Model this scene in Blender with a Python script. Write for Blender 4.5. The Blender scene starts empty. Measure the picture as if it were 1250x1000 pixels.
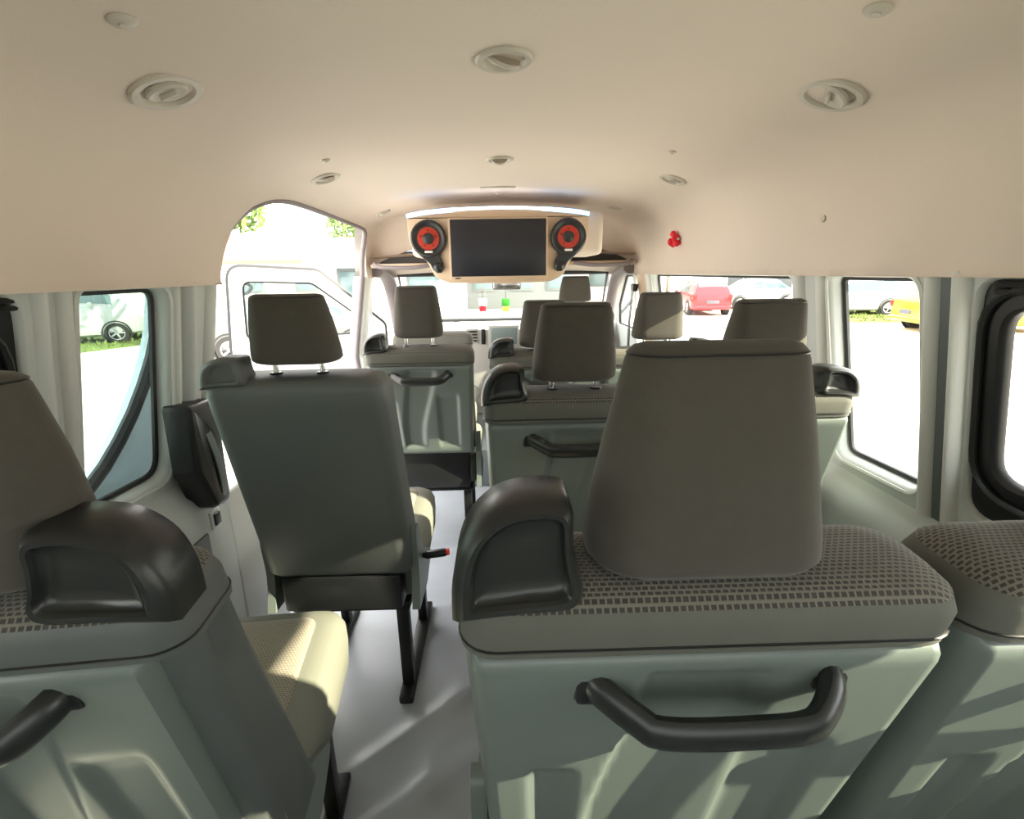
import bpy, bmesh, math, random
from mathutils import Vector, Matrix
from mathutils.geometry import tessellate_polygon, delaunay_2d_cdt
random.seed(7)
R = math.radians
SC = bpy.context.scene
COL = SC.collection

# ------------------------------------------------------------------ camera
F_PX = 600.0
cam_d = bpy.data.cameras.new('camera'); cam = bpy.data.objects.new('camera', cam_d); COL.objects.link(cam)
cam_d.sensor_fit = 'HORIZONTAL'; cam_d.sensor_width = 36.0; cam_d.lens = 36.0 * F_PX / 1250.0
cam_d.clip_start = 0.02; cam_d.clip_end = 400
def aim(pitch, yaw, roll):
    p, y, r = R(pitch), R(yaw), R(roll)
    f = Vector((math.sin(y)*math.cos(p), math.cos(y)*math.cos(p), -math.sin(p)))
    r0 = Vector((math.cos(y), -math.sin(y), 0)); u0 = r0.cross(f)
    rt = r0*math.cos(r) - u0*math.sin(r); up = rt.cross(f)
    return Matrix((rt, up, -f)).transposed().to_4x4()
CAM_LOC = Vector((-0.03, 0.0, 1.27))
cam.matrix_world = Matrix.Translation(CAM_LOC) @ aim(15.574, 1.230, 0.9)
SC.camera = cam

# ------------------------------------------------------------------ sky, sun, exposure
SC.view_settings.view_transform = 'Standard'; SC.view_settings.look = 'None'
SC.view_settings.gamma = 1.0; SC.view_settings.use_curve_mapping = False
SC.view_settings.exposure = 1.72
SC.cycles.use_denoising = True
SC.cycles.max_bounces = 12; SC.cycles.diffuse_bounces = 7; SC.cycles.transparent_max_bounces = 16
SC.cycles.sample_clamp_indirect = 6.0
world = bpy.data.worlds.new('world'); SC.world = world; world.use_nodes = True
bg = world.node_tree.nodes['Background']
bg.inputs['Color'].default_value = (1.0, 0.985, 0.96, 1); bg.inputs['Strength'].default_value = 2.2
sun_d = bpy.data.lights.new('sun', 'SUN'); sun_d.energy = 6.5; sun_d.angle = R(0.6); sun_d.color = (1.0, 0.90, 0.66)
sun = bpy.data.objects.new('sun', sun_d); COL.objects.link(sun)
SUN_FROM = Vector((0.90, -0.27, 0.46))
sun.rotation_euler = SUN_FROM.to_track_quat('Z', 'Y').to_euler()

# ------------------------------------------------------------------ materials
MATS = {}
def mat(name, color, rough=0.5, metal=0.0, bump=None, noise=None, spec=0.5, emit=None, sheen=0.0, coat=0.0):
    m = bpy.data.materials.new(name); m.use_nodes = True; nt = m.node_tree; b = nt.nodes['Principled BSDF']
    b.inputs['Base Color'].default_value = (*color, 1); b.inputs['Roughness'].default_value = rough
    b.inputs['Metallic'].default_value = metal; b.inputs['Specular IOR Level'].default_value = spec
    if sheen: b.inputs['Sheen Weight'].default_value = sheen
    if coat: b.inputs['Coat Weight'].default_value = coat
    if emit: b.inputs['Emission Color'].default_value = (*emit[0], 1); b.inputs['Emission Strength'].default_value = emit[1]
    tc = nt.nodes.new('ShaderNodeTexCoord')
    if noise:                                  # (scale, amount): mottled colour
        n = nt.nodes.new('ShaderNodeTexNoise'); n.inputs['Scale'].default_value = noise[0]; n.inputs['Detail'].default_value = 4
        mx = nt.nodes.new('ShaderNodeMix'); mx.data_type = 'RGBA'; mx.blend_type = 'MIX'
        a = noise[1]
        mx.inputs['A'].default_value = (*[c*(1-a) for c in color], 1); mx.inputs['B'].default_value = (*[min(1, c*(1+a)) for c in color], 1)
        nt.links.new(tc.outputs['Object'], n.inputs['Vector']); nt.links.new(n.outputs['Fac'], mx.inputs['Factor'])
        nt.links.new(mx.outputs['Result'], b.inputs['Base Color'])
    if bump:                                   # (scale, strength, distance)
        n2 = nt.nodes.new('ShaderNodeTexNoise'); n2.inputs['Scale'].default_value = bump[0]; n2.inputs['Detail'].default_value = 3
        bp = nt.nodes.new('ShaderNodeBump'); bp.inputs['Strength'].default_value = bump[1]; bp.inputs['Distance'].default_value = bump[2]
        nt.links.new(tc.outputs['Object'], n2.inputs['Vector']); nt.links.new(n2.outputs['Fac'], bp.inputs['Height'])
        nt.links.new(bp.outputs['Normal'], b.inputs['Normal'])
    MATS[name] = m
    return m
mat('headliner', (0.67, 0.585, 0.515), 0.95, noise=(3, 0.03), bump=(300, 0.15, 0.002), spec=0.2)
mat('trim', (0.56, 0.59, 0.57), 0.5, bump=(400, 0.08, 0.001))
mat('trim_light', (0.66, 0.67, 0.64), 0.45)
mat('trim_dark', (0.12, 0.14, 0.14), 0.5, bump=(400, 0.1, 0.001))
mat('rubber', (0.025, 0.025, 0.028), 0.6)
mat('seal', (0.20, 0.17, 0.18), 0.6)
mat('black_plastic', (0.012, 0.013, 0.014), 0.33, bump=(500, 0.12, 0.001))
mat('grip_plastic', (0.016, 0.0175, 0.017), 0.34, bump=(600, 0.1, 0.001))
mat('seat_plastic', (0.135, 0.16, 0.145), 0.36, bump=(700, 0.10, 0.001))
mat('seat_fabric', (0.066, 0.060, 0.050), 0.9, noise=(60, 0.10), bump=(900, 0.25, 0.001), sheen=0.15, spec=0.2)
mat('seat_band', (0.100, 0.100, 0.084), 0.8, noise=(40, 0.08), bump=(800, 0.2, 0.001))
mat('seat_vinyl', (0.090, 0.098, 0.093), 0.55, noise=(20, 0.06), bump=(500, 0.12, 0.001))
mat('cushion_side', (0.17, 0.17, 0.14), 0.8, bump=(700, 0.2, 0.001))
mat('black_metal', (0.012, 0.012, 0.013), 0.4, metal=0.3)
mat('chrome', (0.75, 0.75, 0.76), 0.18, metal=1.0)
mat('white_paint', (0.55, 0.55, 0.54), 0.3, coat=0.4)
mat('door_paint', (0.62, 0.75, 0.84), 0.3, coat=0.4)
mat('console_beige', (0.60, 0.45, 0.32), 0.5, bump=(300, 0.05, 0.001))
mat('screen_glass', (0.012, 0.013, 0.02), 0.35)
mat('speaker_black', (0.02, 0.02, 0.022), 0.45)
mat('speaker_red', (0.50, 0.035, 0.015), 0.35)
mat('badge', (0.85, 0.83, 0.80), 0.4)
mat('led', (1, 1, 1), 0.5, emit=((0.75, 0.86, 1.0), 3.0))
mat('led_blue', (1, 1, 1), 0.5, emit=((0.14, 0.45, 1.0), 1.6))
mat('vent_grey', (0.50, 0.46, 0.40), 0.5)
mat('vent_dark', (0.06, 0.055, 0.05), 0.6)
mat('red_cloth', (0.75, 0.015, 0.03), 0.6)
mat('dash_grey', (0.20, 0.20, 0.19), 0.6)
mat('dash_light', (0.42, 0.41, 0.38), 0.6)
mat('dash_screen', (0.20, 0.25, 0.25), 0.15)
mat('orange_lever', (0.8, 0.03, 0.02), 0.5)
mat('ground', (0.62, 0.59, 0.53), 0.95, noise=(0.5, 0.15), spec=0.1)
mat('grass', (0.16, 0.20, 0.06), 0.95, noise=(2, 0.3), spec=0.1)
mat('leaf', (0.10, 0.17, 0.035), 0.8, noise=(1.2, 0.4))
mat('bark', (0.16, 0.12, 0.08), 0.9)
mat('car_red', (0.42, 0.012, 0.022), 0.25, coat=0.5)
mat('car_white', (0.40, 0.40, 0.40), 0.3, coat=0.5)
mat('car_yellow', (0.62, 0.42, 0.01), 0.3, coat=0.5)
mat('car_grey', (0.09, 0.10, 0.10), 0.35, coat=0.4)
mat('car_glass', (0.10, 0.15, 0.16), 0.08)
mat('car_lamp', (0.45, 0.01, 0.01), 0.2)
mat('tyre', (0.02, 0.02, 0.02), 0.8)
mat('rim', (0.45, 0.45, 0.46), 0.35, metal=0.7)
mat('plate', (0.10, 0.10, 0.12), 0.5)
mat('wall_white', (0.60, 0.58, 0.54), 0.9)
mat('wall_grey', (0.13, 0.14, 0.14), 0.9)
mat('roof_red', (0.35, 0.14, 0.09), 0.9)
mat('roof_blue', (0.14, 0.24, 0.36), 0.7)
mat('green_tag', (0.05, 0.35, 0.04), 0.6)
mat('yellow_tag', (0.7, 0.6, 0.08), 0.6)

def floor_mat():
    m = mat('vinyl_floor', (0.40, 0.405, 0.42), 0.30)
    nt = m.node_tree; b = nt.nodes['Principled BSDF']; tc = nt.nodes['Texture Coordinate']
    n = nt.nodes.new('ShaderNodeTexNoise'); n.inputs['Scale'].default_value = 5; n.inputs['Detail'].default_value = 5
    cr = nt.nodes.new('ShaderNodeValToRGB'); cr.color_ramp.elements[0].color = (0.34, 0.36, 0.40, 1); cr.color_ramp.elements[1].color = (0.44, 0.465, 0.51, 1)
    nt.links.new(tc.outputs['Object'], n.inputs['Vector']); nt.links.new(n.outputs['Fac'], cr.inputs['Fac']); nt.links.new(cr.outputs['Color'], b.inputs['Base Color'])
    bp = nt.nodes.new('ShaderNodeBump'); bp.inputs['Strength'].default_value = 0.25; bp.inputs['Distance'].default_value = 0.01
    nt.links.new(n.outputs['Fac'], bp.inputs['Height']); nt.links.new(bp.outputs['Normal'], b.inputs['Normal'])
floor_mat()

def mesh_fabric(name, c1, c2):
    m = mat(name, c1, 0.9, sheen=0.2, spec=0.2)
    nt = m.node_tree; b = nt.nodes['Principled BSDF']; tc = nt.nodes['Texture Coordinate']
    br = nt.nodes.new('ShaderNodeTexBrick'); br.offset = 0.5
    br.inputs['Color1'].default_value = (*c1, 1); br.inputs['Color2'].default_value = (*[c*0.9 for c in c1], 1); br.inputs['Mortar'].default_value = (*c2, 1)
    br.inputs['Scale'].default_value = 1.0; br.inputs['Brick Width'].default_value = 0.0066; br.inputs['Row Height'].default_value = 0.0046
    br.inputs['Mortar Size'].default_value = 0.0013; br.inputs['Mortar Smooth'].default_value = 0.5
    nt.links.new(tc.outputs['Object'], br.inputs['Vector']); nt.links.new(br.outputs['Color'], b.inputs['Base Color'])
    bp = nt.nodes.new('ShaderNodeBump'); bp.inputs['Strength'].default_value = 0.6; bp.inputs['Distance'].default_value = 0.0015
    nt.links.new(br.outputs['Fac'], bp.inputs['Height']); nt.links.new(bp.outputs['Normal'], b.inputs['Normal'])
mesh_fabric('mesh_fabric', (0.050, 0.046, 0.040), (0.155, 0.145, 0.120))
mesh_fabric('cushion_mesh', (0.38, 0.34, 0.26), (0.22, 0.19, 0.15))

def glass_mat(name, tint, gloss):
    m = bpy.data.materials.new(name); m.use_nodes = True; nt = m.node_tree
    for n in list(nt.nodes):
        if n.type == 'BSDF_PRINCIPLED': nt.nodes.remove(n)
    out = nt.nodes['Material Output']
    tr = nt.nodes.new('ShaderNodeBsdfTransparent'); tr.inputs['Color'].default_value = (*tint, 1)
    gl = nt.nodes.new('ShaderNodeBsdfGlossy'); gl.inputs['Roughness'].default_value = 0.02
    fr = nt.nodes.new('ShaderNodeFresnel'); fr.inputs['IOR'].default_value = gloss
    mx = nt.nodes.new('ShaderNodeMixShader')
    nt.links.new(fr.outputs[0], mx.inputs[0]); nt.links.new(tr.outputs[0], mx.inputs[1]); nt.links.new(gl.outputs[0], mx.inputs[2])
    nt.links.new(mx.outputs[0], out.inputs['Surface']); MATS[name] = m
glass_mat('glass', (0.90, 0.94, 0.92), 1.25)
glass_mat('glass_dark', (0.40, 0.50, 0.47), 1.2)
glass_mat('glass_rear_dimmed', (0.35, 0.38, 0.37), 1.3)  # dark tint added to the unseen tailgate pane to cut light from behind

# ------------------------------------------------------------------ helpers
def M(n): return MATS[n]
def tag(o, label=None, cat=None, group=None, kind=None):
    if label: o['label'] = label
    if cat: o['category'] = cat
    if group: o['group'] = group
    if kind: o['kind'] = kind
    return o
def empty(name, loc=(0, 0, 0), rz=0.0, parent=None):
    o = bpy.data.objects.new(name, None); COL.objects.link(o); o.location = loc; o.rotation_euler = (0, 0, rz); o.parent = parent
    o.empty_display_size = 0.05
    return o
def build(name, bm, mats, parent=None, smooth=True, angle=40):
    bmesh.ops.recalc_face_normals(bm, faces=bm.faces[:])
    me = bpy.data.meshes.new(name); bm.to_mesh(me); bm.free()
    for m in ([mats] if isinstance(mats, str) else mats): me.materials.append(M(m))
    if smooth:
        me.polygons.foreach_set('use_smooth', [True]*len(me.polygons)); me.set_sharp_from_angle(angle=R(angle))
    o = bpy.data.objects.new(name, me); COL.objects.link(o); o.parent = parent
    return o
def link_copy(o, parent, loc=None, rot=None, scale=None, name=None):
    c = o.copy(); COL.objects.link(c); c.parent = parent
    if loc is not None: c.location = loc
    if rot is not None: c.rotation_euler = rot
    if scale is not None: c.scale = scale
    return c
def box(bm, lo, hi, bev=0.0, seg=2, mat_i=0, rot=None):
    c = [(a+b)/2 for a, b in zip(lo, hi)]; s = [abs(b-a) for a, b in zip(lo, hi)]
    t = bmesh.new(); bmesh.ops.create_cube(t, size=1.0)
    bmesh.ops.scale(t, vec=s, verts=t.verts)
    if bev: bmesh.ops.bevel(t, geom=t.edges[:], offset=min(bev, min(s)*0.45), segments=seg, profile=0.5, affect='EDGES')
    mt = Matrix.Translation(c)
    if rot is not None: mt = mt @ rot
    bmesh.ops.transform(t, matrix=mt, verts=t.verts)
    merge(bm, t, mat_i)
def merge(bm, t, mat_i=None):
    vm = {}
    for v in t.verts: vm[v] = bm.verts.new(v.co)
    for f in t.faces:
        try:
            nf = bm.faces.new([vm[v] for v in f.verts]); nf.material_index = f.material_index if mat_i is None else mat_i
        except ValueError: pass
    t.free()
def loft(bm, rings, cap0=True, cap1=True, closed=True, mat_i=0):
    vs = [[bm.verts.new(p) for p in r] for r in rings]
    n = len(rings[0]); fs = []
    for a, b in zip(vs[:-1], vs[1:]):
        for i in range(n if closed else n-1):
            j = (i+1) % n
            f = bm.faces.new((a[i], a[j], b[j], b[i])); f.material_index = mat_i; fs.append(f)
    if cap0: f = bm.faces.new(vs[0][::-1]); f.material_index = mat_i
    if cap1: f = bm.faces.new(vs[-1]); f.material_index = mat_i
    return vs
def rr(hx, y0, y1, r, n=5, cx=0.0):
    """rounded rectangle in 2D, counter-clockwise: [-hx..hx] x [y0..y1]"""
    r = min(r, hx*0.98, (y1-y0)*0.49); pts = []
    for (x, y, a0) in ((hx-r, y0+r, -90), (hx-r, y1-r, 0), (-hx+r, y1-r, 90), (-hx+r, y0+r, 180)):
        for k in range(n+1):
            a = R(a0 + 90*k/n); pts.append((cx + x + r*math.cos(a), y + r*math.sin(a)))
    return pts
def ring_z(hx, y0, y1, r, z, n=5, cx=0.0): return [(x, y, z) for x, y in rr(hx, y0, y1, r, n, cx)]
def smooth_path(pts, sub=6):
    """Catmull-Rom through 3D points"""
    P = [Vector(p) for p in pts]; out = []
    for i in range(len(P)-1):
        p0 = P[max(i-1, 0)]; p1 = P[i]; p2 = P[i+1]; p3 = P[min(i+2, len(P)-1)]
        for k in range(sub):
            t = k/sub
            out.append(0.5*((2*p1) + (p2-p0)*t + (2*p0-5*p1+4*p2-p3)*t*t + (3*p1-p0-3*p2+p3)*t**3))
    out.append(P[-1]); return out
def tube(bm, pts, r, n=8, closed=False, squash=None, mat_i=0):
    P = [Vector(p) for p in pts]; rings = []; up = None
    for i, p in enumerate(P):
        if closed: d = (P[(i+1) % len(P)] - P[i-1])
        else: d = P[min(i+1, len(P)-1)] - P[max(i-1, 0)]
        d.normalize()
        if up is None:
            up = Vector((0, 0, 1)) if abs(d.z) < 0.9 else Vector((1, 0, 0))
        u = (up - d*up.dot(d)).normalized(); w = d.cross(u); up = u
        rr_ = r[i] if isinstance(r, (list, tuple)) else r
        su, sw = squash if squash else (1, 1)
        rings.append([p + u*(rr_*su*math.cos(2*math.pi*k/n)) + w*(rr_*sw*math.sin(2*math.pi*k/n)) for k in range(n)])
    if closed: rings.append(rings[0]); loft(bm, rings, False, False, mat_i=mat_i); bmesh.ops.remove_doubles(bm, verts=bm.verts, dist=1e-6)
    else: loft(bm, rings, mat_i=mat_i)
def lathe(bm, prof, n=24, mt=None, mat_i=0, cap0=True, cap1=True):
    """profile (radius, h) about Z, moved by mt"""
    mt = mt or Matrix()
    rings = [[mt @ Vector((r*math.cos(2*math.pi*k/n), r*math.sin(2*math.pi*k/n), h)) for k in range(n)] for r, h in prof]
    loft(bm, rings, cap0, cap1, mat_i=mat_i)
def sstep(a, b, x):
    if a == b: return float(x >= b)
    t = min(1, max(0, (x-a)/(b-a))); return t*t*(3-2*t)
def loop_round(pts, radii, n=6):
    """polygon corners rounded; pts 2D, radii per corner"""
    out = []
    for i, p in enumerate(pts):
        p = Vector(p); a = Vector(pts[i-1]); b = Vector(pts[(i+1) % len(pts)]); r = radii[i] if isinstance(radii, (list, tuple)) else radii
        if r <= 0: out.append(p); continue
        da = (a-p); db = (b-p); la, lb = da.length, db.length; da.normalize(); db.normalize()
        ang = math.acos(max(-1, min(1, da.dot(db)))); t = min(r/math.tan(ang/2), la*0.49, lb*0.49)
        s, e = p+da*t, p+db*t
        for k in range(n+1):
            q = k/n; out.append(s*(1-q)**2 + p*2*q*(1-q) + e*q*q)
    return [(v.x, v.y) for v in out]
def flat_with_holes(bm, outer, holes, fn, mat_i=0):
    loops = [[Vector((a, b, 0)) for a, b in outer]] + [[Vector((a, b, 0)) for a, b in h] for h in holes]
    flat = [v for l in loops for v in l]
    vs = [bm.verts.new(fn(v.x, v.y)) for v in flat]
    for t in tessellate_polygon(loops):
        try: f = bm.faces.new([vs[i] for i in t]); f.material_index = mat_i
        except ValueError: pass
def inset2(loop, d):
    """offset a closed 2D loop towards its centroid side by d (works for convex-ish loops)"""
    n = len(loop); out = []
    area = sum(loop[i][0]*loop[(i+1) % n][1]-loop[(i+1) % n][0]*loop[i][1] for i in range(n))
    s = 1 if area > 0 else -1
    for i in range(n):
        a = Vector(loop[i-1]); b = Vector(loop[i]); c = Vector(loop[(i+1) % n])
        e = (c-a); e = e.normalized() if e.length > 1e-9 else Vector((1, 0))
        out.append((b.x - s*e.y*d, b.y + s*e.x*d))
    return out

# ------------------------------------------------------------------ van shell
Y0, Y1 = -0.45, 3.05            # rear end, B-pillar
Z_BELT, Z_HEAD = 0.81, 1.262
def wall_x(z): return 0.88 - (z-Z_BELT)/(Z_HEAD-Z_BELT)*0.08
def band(side, off=0.0):
    """point on the inclined window band, off = metres outward"""
    return lambda y, z: Vector((side*(wall_x(z)+off), y, z + off*0.17))

# floor with the ridges of a loose vinyl sheet
bm = bmesh.new(); nx, ny = 60, 130
def ridge(x, y):
    h = 0.0
    for (ax, ay, bx, by, w, a) in ((-0.42, 1.02, -0.10, 1.30, 0.022, 0.016), (-0.45, 0.80, -0.08, 1.08, 0.03, 0.014), (-0.30, 1.65, -0.05, 1.78, 0.03, 0.006),
                                   (-0.40, 2.15, -0.05, 2.25, 0.04, 0.006), (-0.32, 1.45, -0.10, 1.55, 0.03, 0.006), (-0.30, 0.70, -0.15, 1.40, 0.03, 0.008)):
        dx, dy = bx-ax, by-ay; L = math.hypot(dx, dy); t = ((x-ax)*dx+(y-ay)*dy)/L/L; d = abs((x-ax)*dy-(y-ay)*dx)/L
        h += a*math.exp(-(d/w)**2)*sstep(-0.25, 0.15, t)*sstep(1.25, 0.85, t)
    return h
g = [[bm.verts.new((-0.86+1.72*i/nx, Y0+(2.82-Y0)*j/ny, ridge(-0.86+1.72*i/nx, Y0+(2.82-Y0)*j/ny))) for i in range(nx+1)] for j in range(ny+1)]
for j in range(ny):
    for i in range(nx): bm.faces.new((g[j][i], g[j][i+1], g[j+1][i+1], g[j+1][i]))
tag(build('floor', bm, 'vinyl_floor'), 'grey vinyl sheet floor with loose wrinkles along the aisle', 'floor', kind='structure')
bm = bmesh.new(); box(bm, (-0.86, Y0, -0.12), (0.86, 3.9, -0.004), 0.0)
tag(build('trim_1', bm, 'trim_dark'), 'dark underside of the van floor beneath the vinyl', 'floor base', kind='structure')
bm = bmesh.new(); box(bm, (-0.80, 2.80, 0.0), (0.84, 3.9, 0.24), 0.015)
tag(build('trim_2', bm, 'trim_dark'), 'dark raised cab floor step ahead of the front row', 'step', kind='structure')

# windows in the side walls: 2D loops (y, z)
def rect_loop(y0, y1, z0, z1, r): return loop_round([(y0, z0), (y1, z0), (y1, z1), (y0, z1)], r)
HOLES_R = [rect_loop(-0.28, 0.868, 0.795, 1.252, 0.05),
           loop_round([(0.965, 0.780), (1.245, 0.772), (1.268, 1.252), (0.985, 1.252)], [0.05, 0.04, 0.03, 0.05]),
           rect_loop(1.42, 2.76, 0.775, 1.252, 0.04)]
HOLES_L = [rect_loop(-0.28, 0.835, 0.795, 1.252, 0.05),
           loop_round([(0.925, 0.785), (1.205, 0.772), (1.205, 1.252), (0.945, 1.252)], [0.05, 0.06, 0.05, 0.03])]
def side_wall(name, side, y_end, holes, label, end_top=None):
    bm = bmesh.new()
    outer = [(Y0, 0.745), (y_end, 0.745), (end_top or y_end, Z_HEAD+0.03), (Y0, Z_HEAD+0.03)]
    flat_with_holes(bm, outer, holes, band(side))
    for h in holes:       # deep rounded reveal
        loft(bm, [[band(side, o)(y, z) for y, z in inset2(h, i)] for o, i in ((0, 0), (0.004, 0.004), (0.010, 0.006), (0.036, 0.008))], False, False)
    prof = [(wall_x(0.745), 0.745), (0.878, 0.728), (0.852, 0.695), (0.842, 0.66), (0.840, 0.50), (0.845, 0.0)]
    ys = [Y0, y_end]
    vs = [[bm.verts.new((side*x, y, z)) for x, z in prof] for y in ys]
    for i in range(len(prof)-1): bm.faces.new((vs[0][i], vs[0][i+1], vs[1][i+1], vs[1][i]))
    outer2 = [bm.verts.new((side*x, y_end, z)) for x, z in prof] + [bm.verts.new((side*(0.95), y_end, 0.0)), bm.verts.new((side*0.95, y_end, 0.745))]
    bm.faces.new(outer2)
    return tag(build(name, bm, 'trim', angle=50), label, 'wall', kind='structure')
wall_r = side_wall('wall_right', 1, Y1, HOLES_R, 'grey plastic side wall trim along the right of the cabin')
wall_l = side_wall('wall_left', -1, 1.345, HOLES_L, 'grey plastic side wall trim left of the seats behind the doorway', end_top=1.40)

# ribs of the pillars: long trim pieces that run from sill to headliner, cross-section (y, proud)
def pillar(name, side, prof, z0, z1, label, mt='trim', lean=0.0):
    bm = bmesh.new(); rings = []
    for k in range(9):
        z = z0+(z1-z0)*k/8; s = 1 if k else 1
        rings.append([Vector((side*(wall_x(z)-p), y + lean*(z-z0), z)) for y, p in prof])
    loft(bm, rings, True, True)
    return tag(build(name, bm, mt, angle=35), label, 'pillar trim', kind='structure')
def bump_prof(y0, y1, h, n=8):
    return [(y0 + (y1-y0)*k/n, h*math.sin(math.pi*k/n)**0.6 if 0 < k < n else 0.0) for k in range(n+1)]
def base_prof(pr): return pr + [(pr[-1][0], -0.004), (pr[0][0], -0.004)]
pillar('trim_3', 1, base_prof(bump_prof(0.935, 0.966, 0.018)), 0.75, 1.26, 'light rounded pillar rib beside the narrow right window', 'trim_light')
pillar('trim_4', 1, base_prof(bump_prof(0.874, 0.900, 0.024)), 0.75, 1.26, 'narrow pillar rib bordering the black framed right window', 'trim_light')
pillar('trim_5', 1, base_prof([(0.902, 0.004), (0.918, 0.004), (0.932, 0.004)]), 0.75, 1.26, 'dark recessed channel between two right pillar ribs', 'trim_dark')
pillar('trim_6', 1, base_prof(bump_prof(1.278, 1.308, 0.016)), 0.75, 1.26, 'light pillar rib ahead of the narrow right window', 'trim_light')
pillar('trim_7', 1, base_prof(bump_prof(1.365, 1.410, 0.020)), 0.75, 1.26, 'light pillar rib behind the long right window', 'trim_light')
pillar('trim_8', 1, base_prof(bump_prof(2.775, 2.82, 0.02)), 0.75, 1.26, 'light pillar rib ahead of the long right window', 'trim_light')
pillar('trim_9', -1, base_prof(bump_prof(0.850, 0.872, 0.018)), 0.75, 1.26, 'light pillar rib bordering the black framed left window', 'trim_light')
pillar('trim_10', -1, base_prof(bump_prof(0.895, 0.925, 0.016)), 0.75, 1.26, 'light pillar rib behind the narrow left window', 'trim_light')
pillar('trim_11', -1, base_prof(bump_prof(1.214, 1.236, 0.012)), 0.75, 1.26, 'light pillar rib ahead of the narrow left window', 'trim_light')
pillar('trim_12', -1, base_prof(bump_prof(1.250, 1.285, 0.024)), 0.75, 1.26, 'wide pillar rib between left window and doorway', 'trim')
pillar('trim_13', -1, base_prof(bump_prof(1.300, 1.335, 0.020)), 0.50, 1.26, 'pillar rib along the rear edge of the doorway', 'trim_light', lean=0.07)
pillar('trim_14', 1, base_prof(bump_prof(2.90, 3.04, 0.02)), 0.40, 1.27, 'right centre pillar trim behind the driver door', 'console_beige')

# window units: rubber seal + pane, black frames on the rearmost ones
def window(name, side, hole, label, glass='glass', seal=0.007):
    e = tag(empty(name), label, 'window', kind='structure')
    lp = inset2(hole, 0.012)
    bm = bmesh.new(); tube(bm, [band(side, 0.034)(y, z) for y, z in lp], seal, 6, closed=True); build('rubber_seal', bm, 'rubber', e)
    bm = bmesh.new(); bm.faces.new([bm.verts.new(band(side, 0.036)(y, z)) for y, z in lp]); build('pane', bm, glass, e)
    bm = bmesh.new(); tube(bm, [band(side, 0.0)(y, z) for y, z in inset2(hole, -0.006)], 0.006, 6, closed=True); build('frame_lip', bm, 'trim_light', e)
    return e
window('window_1', 1, HOLES_R[1], 'narrow right side window beside the ribbed pillar')
window('window_2', 1, HOLES_R[2], 'long right side window beside the two front benches')
window('window_3', -1, HOLES_L[1], 'narrow left side window showing the slid back door', 'glass')
def framed_window(name, side, hole, inner, label):
    e = tag(empty(name), label, 'window', kind='structure')
    bm = bmesh.new()
    outer = inset2(hole, 0.004)
    flat_with_holes(bm, outer, [inner], band(side, 0.012))
    loft(bm, [[band(side, o)(y, z) for y, z in inset2(inner, i)] for o, i in ((0.012, 0), (0.016, 0.005), (0.020, 0.008), (0.030, 0.010))], False, False)
    loft(bm, [[band(side, o)(y, z) for y, z in outer] for o in (0.012, 0.032)], False, False)
    build('frame', bm, 'black_plastic', e)
    lp = inset2(inner, 0.014)
    bm = bmesh.new(); tube(bm, [band(side, 0.026)(y, z) for y, z in inner], 0.007, 6, closed=True); build('rubber_seal', bm, 'rubber', e)
    bm = bmesh.new(); tube(bm, [band(side, 0.008)(y, z) for y, z in inset2(inner, -0.028)], 0.007, 6, closed=True); build('frame_lip', bm, 'black_plastic', e)
    bm = bmesh.new(); bm.faces.new([bm.verts.new(band(side, 0.028)(y, z)) for y, z in lp]); build('pane', bm, 'glass', e)
    for zz, h in ((1.238, 0.006), (1.226, 0.005)):
        bm = bmesh.new(); tube(bm, [band(side, 0.006)(y, zz - 0.012*(0.80-y)) for y in (0.2, 0.5, 0.72, 0.835)], h, 8); build('rail', bm, 'black_plastic', e)
    return e
framed_window('window_4', 1, HOLES_R[0], rect_loop(-0.20, 0.832, 0.875, 1.202, 0.055), 'black framed sliding window at the right edge of view')
framed_window('window_5', -1, HOLES_L[0], rect_loop(-0.20, 0.785, 0.895, 1.188, 0.075), 'black framed sliding window at the left edge of view')

# headliner: a swept arch, notched on the left for the tall sliding doorway
PROF = [(0.775, 1.250), (0.782, 1.256), (0.785, 1.275), (0.784, 1.34), (0.775, 1.41), (0.755, 1.47), (0.715, 1.525), (0.66, 1.563), (0.58, 1.590), (0.45, 1.610), (0.25, 1.626), (0.0, 1.634)]
SL = [0.0]
for a, b in zip(PROF[:-1], PROF[1:]): SL.append(SL[-1]+math.hypot(a[0]-b[0], a[1]-b[1]))
def prof_at(s):
    for i in range(len(SL)-1):
        if s <= SL[i+1] or i == len(SL)-2:
            t = (s-SL[i])/(SL[i+1]-SL[i]); return (PROF[i][0]*(1-t)+PROF[i+1][0]*t, PROF[i][1]*(1-t)+PROF[i+1][1]*t)
def s_of_z(z):
    for i in range(len(PROF)-1):
        if PROF[i][1] <= z <= PROF[i+1][1]: return SL[i]+(SL[i+1]-SL[i])*(z-PROF[i][1])/(PROF[i+1][1]-PROF[i][1])
    return SL[-1]
Y_END = 2.98
DOOR_TOP = [(1.395, 1.25), (1.40, 1.27), (1.435, 1.33), (1.49, 1.40), (1.56, 1.455), (1.64, 1.49), (1.74, 1.51), (1.90, 1.517), (2.30, 1.514), (2.70, 1.508), (2.80, 1.50), (2.875, 1.475), (2.915, 1.43), (2.93, 1.36), (2.93, 1.25)]
DOOR_TOP = [(p.x, p.z) for p in smooth_path([(y, 0, z) for y, z in DOOR_TOP], 3)]
bm = bmesh.new()
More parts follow.
